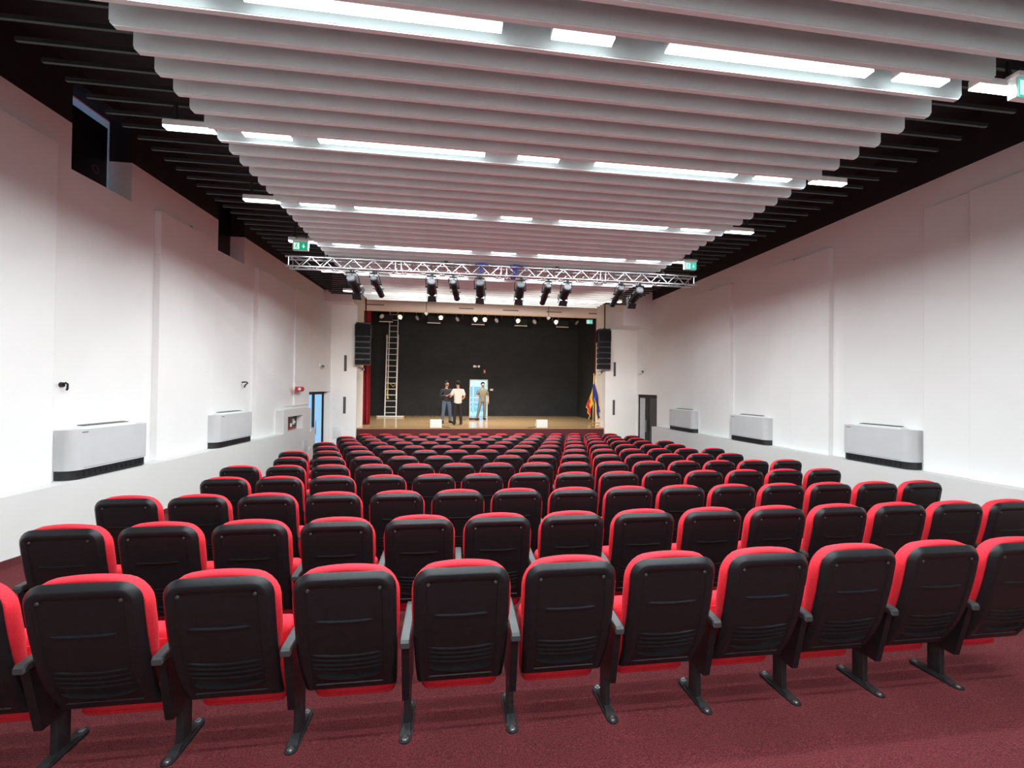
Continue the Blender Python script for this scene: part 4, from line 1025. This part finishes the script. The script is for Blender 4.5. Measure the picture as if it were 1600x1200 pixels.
def person(lab, loc, rz, legs, arms, wear, head_turn=0, beard=False, holds=None, lean=0, cap=False):
    """legs/arms: dict side -> joints in metres, x right of the figure's own left-hand side positive, facing -y"""
    t = thing('person', lab, 'person', loc, rz, 'people on the stage')
    P = (0, 0, .95); S1 = (0, .01+lean*.4, 1.12); CH = (0, .01+lean, 1.31); NB = (0, .015+lean, 1.455); NK = (0, .0+lean, 1.52)
    body = []
    body.append([(*P, .15, .115), (*S1, .135, .105), (*CH, .15, .112), (CH[0], CH[1]+.002, 1.395, .10, .085), (*NB, .062), (*NK, .055)])
    hx, hy = math.sin(head_turn), -math.cos(head_turn)
    H0 = (hx*.015, lean+hy*.025, 1.575); H1 = (hx*.02, lean+hy*.02, 1.65); H2 = (hx*.01, lean-hy*.0, 1.715)
    body.append([(*NK, .055), (*H0, .066, .075), (*H1, .078, .092), (*H2, .055, .065)])
    body.append([(*H1, .078, .092), (H1[0]+hx*.095, H1[1]+hy*.095, 1.635, .016), (H1[0]+hx*.118, H1[1]+hy*.118, 1.622, .011)])
    fingers = []
    for sx, (sh, el, wr, hd) in arms.items():
        body.append([(*CH, .16, .115), (*sh, .062), (*lerp(sh, el, .5), .050), (*el, .041), (*lerp(el, wr, .35), .042), (*wr, .027), (*hd, .030, .016)])
        a, b = Vector(wr), Vector(hd); d = (b-a).normalized()
        side = d.cross(Vector((0, 0, 1)) if abs(d.z) < .9 else Vector((1, 0, 0))).normalized(); nrm = side.cross(d)
        for k in range(4):
            o = side*(.026-.0175*k); L = (.066, .074, .070, .055)[k]
            p0 = b+o*.8; p1 = p0+d*L*.5+nrm*.006; p2 = p1+d*L*.32-nrm*.016; p3 = p2+d*L*.2-nrm*.018
            body.append([(*hd, .030, .016), (*p0, .0095), (*p1, .0088), (*p2, .0082), (*p3, .0072)])
        q0 = a+d*.035+side*.028; q1 = q0+d*.03+side*.02-nrm*.008; q2 = q1+d*.028-nrm*.006
        body.append([(*hd, .030, .016), (*q0, .012), (*q1, .010), (*q2, .008)])
    for sx, (hp, kn, an, to) in legs.items():
        heel = (an[0], an[1]+.03, an[2]-.045)
        body.append([(*P, .15, .115), (*hp, .088), (*lerp(hp, kn, .5), .076), (*kn, .056), (*lerp(kn, an, .35), .056), (*an, .038), (*to, .034)])
    b = skin_mesh('body', body, M['skin'], t)
    e = Vector((hx, hy, 0)); sd = Vector((-hy, hx, 0)); H = Vector(H1)
    for s in (-1, 1):
        MB().ball(H+e*.083+sd*s*.031+Vector((0, 0, .012)), (.013, .013, .010), 10, 6).build('eye', M['eye'], b)
        c = H+sd*s*.080-e*.005; MB().ball(c, (.014, .022, .032), 10, 6).build('ear', M['skin'], b)
    MB().ball(H+e*.080+Vector((0, 0, -.058)), (.024, .014, .008), 10, 6).build('mouth', M['lip'], b)
    # hair: a shell over crown, back and sides
    m = MB(); V = []; F = []; nu, nv = 20, 9
    c = H + Vector((0, 0, .022))-e*.012
    for j in range(nv+1):
        for i in range(nu):
            a = 2*PI*i/nu; front = math.cos(a)      # a=0 towards the face
            lim = math.radians(40 if front > .6 else (66 if front > .1 else (104 if front > -.3 else 122))); th = lim*j/nv
            r = .096+.006*math.sin(i*2.7+j)
            V.append(c + e*(r*1.06*math.sin(th)*math.cos(a)) + sd*(r*.90*math.sin(th)*math.sin(a)) + Vector((0, 0, r*1.02*math.cos(th))))
    for j in range(nv):
        for i in range(nu): a, q = j*nu+i, j*nu+(i+1) % nu; F.append((a, q, q+nu, a+nu))
    m.add(V, F); hr = m.build('hair', M['hair'], t, ang=80); s = hr.modifiers.new('thick', 'SOLIDIFY'); s.thickness = .012
    if beard:
        m = MB(); V = []; F = []; n = 12
        for j in range(5):
            for i in range(n+1):
                a = -1.35+2.7*i/n; th = math.radians(114+12*j); r = .090
                V.append(H+Vector((0, 0, -.005)) + e*(r*1.1*math.sin(th)*math.cos(a)) + sd*(r*.88*math.sin(th)*math.sin(a)) + Vector((0, 0, r*.98*math.cos(th))))
        for j in range(4):
            for i in range(n): a = j*(n+1)+i; F.append((a, a+1, a+n+2, a+n+1))
        m.add(V, F); o = m.build('beard', M['hair'], t, ang=80); s = o.modifiers.new('thick', 'SOLIDIFY'); s.thickness = .01
    # clothes
    tp = wear['top']; g = .018 if wear.get('loose') else .013
    hem = wear.get('hem', .90)-.07
    ch = [[(0, .0+lean*.1, hem, .172+g, .125+g), (0, .005+lean*.2, hem+.1, .163+g, .120+g), (S1[0], S1[1], S1[2], .148+g, .116+g), (CH[0], CH[1], CH[2], .152+g, .114+g), (CH[0], CH[1]+.002, 1.395, .105+g, .09+g), (NB[0], NB[1], NB[2]-.012, .066+g*.5)]]
    for sx, (sh, el, wr, hd) in arms.items():
        if wear['sleeve'] == 'long': ch.append([(CH[0], CH[1], CH[2], .152+g, .114+g), (*sh, .068+g), (*lerp(sh, el, .5), .056+g), (*el, .048+g), (*lerp(el, wr, .5), .044+g), (*lerp(el, wr, .94), .036+g)])
        else: ch.append([(CH[0], CH[1], CH[2], .152+g, .114+g), (*sh, .068+g), (*lerp(sh, el, .45), .060+g), (*lerp(sh, el, .85), .060+g)])
    skin_mesh(wear['topname'], ch, tp, t)
    ch = [[(P[0], P[1], 1.04, .150+.008, .116+.008), (P[0], P[1], .93, .160+.008, .122+.008)]]
    for sx, (hp, kn, an, to) in legs.items():
        ch.append([(P[0], P[1], .93, .160+.008, .122+.008), (*hp, .104), (*lerp(hp, kn, .5), .092), (*kn, .074), (*lerp(kn, an, .5), .068), (an[0], an[1], an[2]+.02, .060), (an[0], an[1], an[2]-.045, .062)])
    skin_mesh('trousers', ch, wear['bottom'], t)
    for sx, (hp, kn, an, to) in legs.items():
        a = Vector(an); d = (Vector(to)-a); d.z = 0; d.normalize(); bz = an[2]-.085
        c0 = Vector((an[0], an[1], bz+.058)) - d*.045
        skin_mesh('shoe', [[(*(c0+Vector((0, 0, .05))), .060, .060), (*(c0+d*.012), .066, .060), (*(c0+d*.08), .066, .058), (*(c0+d*.17+Vector((0, 0, -.008))), .064, .048), (*(c0+d*.235+Vector((0, 0, -.010))), .050, .036)]], M['shoe'], t, 2)
    return t
# man in dark jacket, three-quarter towards the right, hands raised to his chest
pA = at(697, 661, Z=STAGE)
person('bearded person in dark jacket and blue jeans on stage, hands raised', pA, .45,
       {1: ((.10, 0, .90), (.15, -.03, .50), (.19, .01, .085), (.22, -.13, .03)), -1: ((-.10, 0, .90), (-.14, -.02, .50), (-.17, .02, .085), (-.21, -.11, .03))},
       {1: ((.190, .02, 1.375), (.27, .0, 1.13), (.11, -.20, 1.17), (.06, -.25, 1.21)), -1: ((-.190, .02, 1.375), (-.27, .02, 1.13), (-.08, -.20, 1.14), (-.03, -.25, 1.18))},
       dict(top=M['navy'], topname='jacket', sleeve='long', bottom=M['denim'], loose=True, hem=.93), .25, True)
# person in white T-shirt seen from behind, looking at the first
pB = at(715, 663.3, Z=STAGE)
person('person in white T-shirt and black trousers on stage, seen from behind', pB, PI+.25,
       {1: ((.09, 0, .90), (.12, -.03, .49), (.14, .02, .085), (.16, -.12, .03)), -1: ((-.09, 0, .90), (-.11, .0, .49), (-.13, .04, .085), (-.15, -.10, .03))},
       {1: ((.190, .02, 1.375), (.29, -.02, 1.14), (.25, -.25, 1.12), (.24, -.32, 1.13)), -1: ((-.190, .02, 1.375), (-.27, .03, 1.12), (-.18, -.17, .99), (-.15, -.24, .98))},
       dict(top=M['tshirt'], topname='t_shirt', sleeve='short', bottom=M['black_cloth'], loose=True, hem=.90), .1)
# person in olive clothes standing in the doorway
pC = at(753.5, 656.3, Z=STAGE)
person('bearded person in olive shirt and trousers standing at the bright doorway', pC, .1,
       {1: ((.09, 0, .90), (.10, -.02, .49), (.10, .04, .085), (.12, -.10, .03)), -1: ((-.09, 0, .90), (-.17, -.06, .50), (-.25, -.03, .085), (-.29, -.16, .03))},
       {1: ((.190, .02, 1.375), (.26, .03, 1.12), (.27, -.05, .88), (.27, -.08, .81)), -1: ((-.190, .02, 1.375), (-.27, .01, 1.13), (-.31, -.08, .90), (-.31, -.11, .83))},
       dict(top=M['olive'], topname='shirt', sleeve='short', bottom=M['khaki'], loose=True, hem=.86), .2, True)
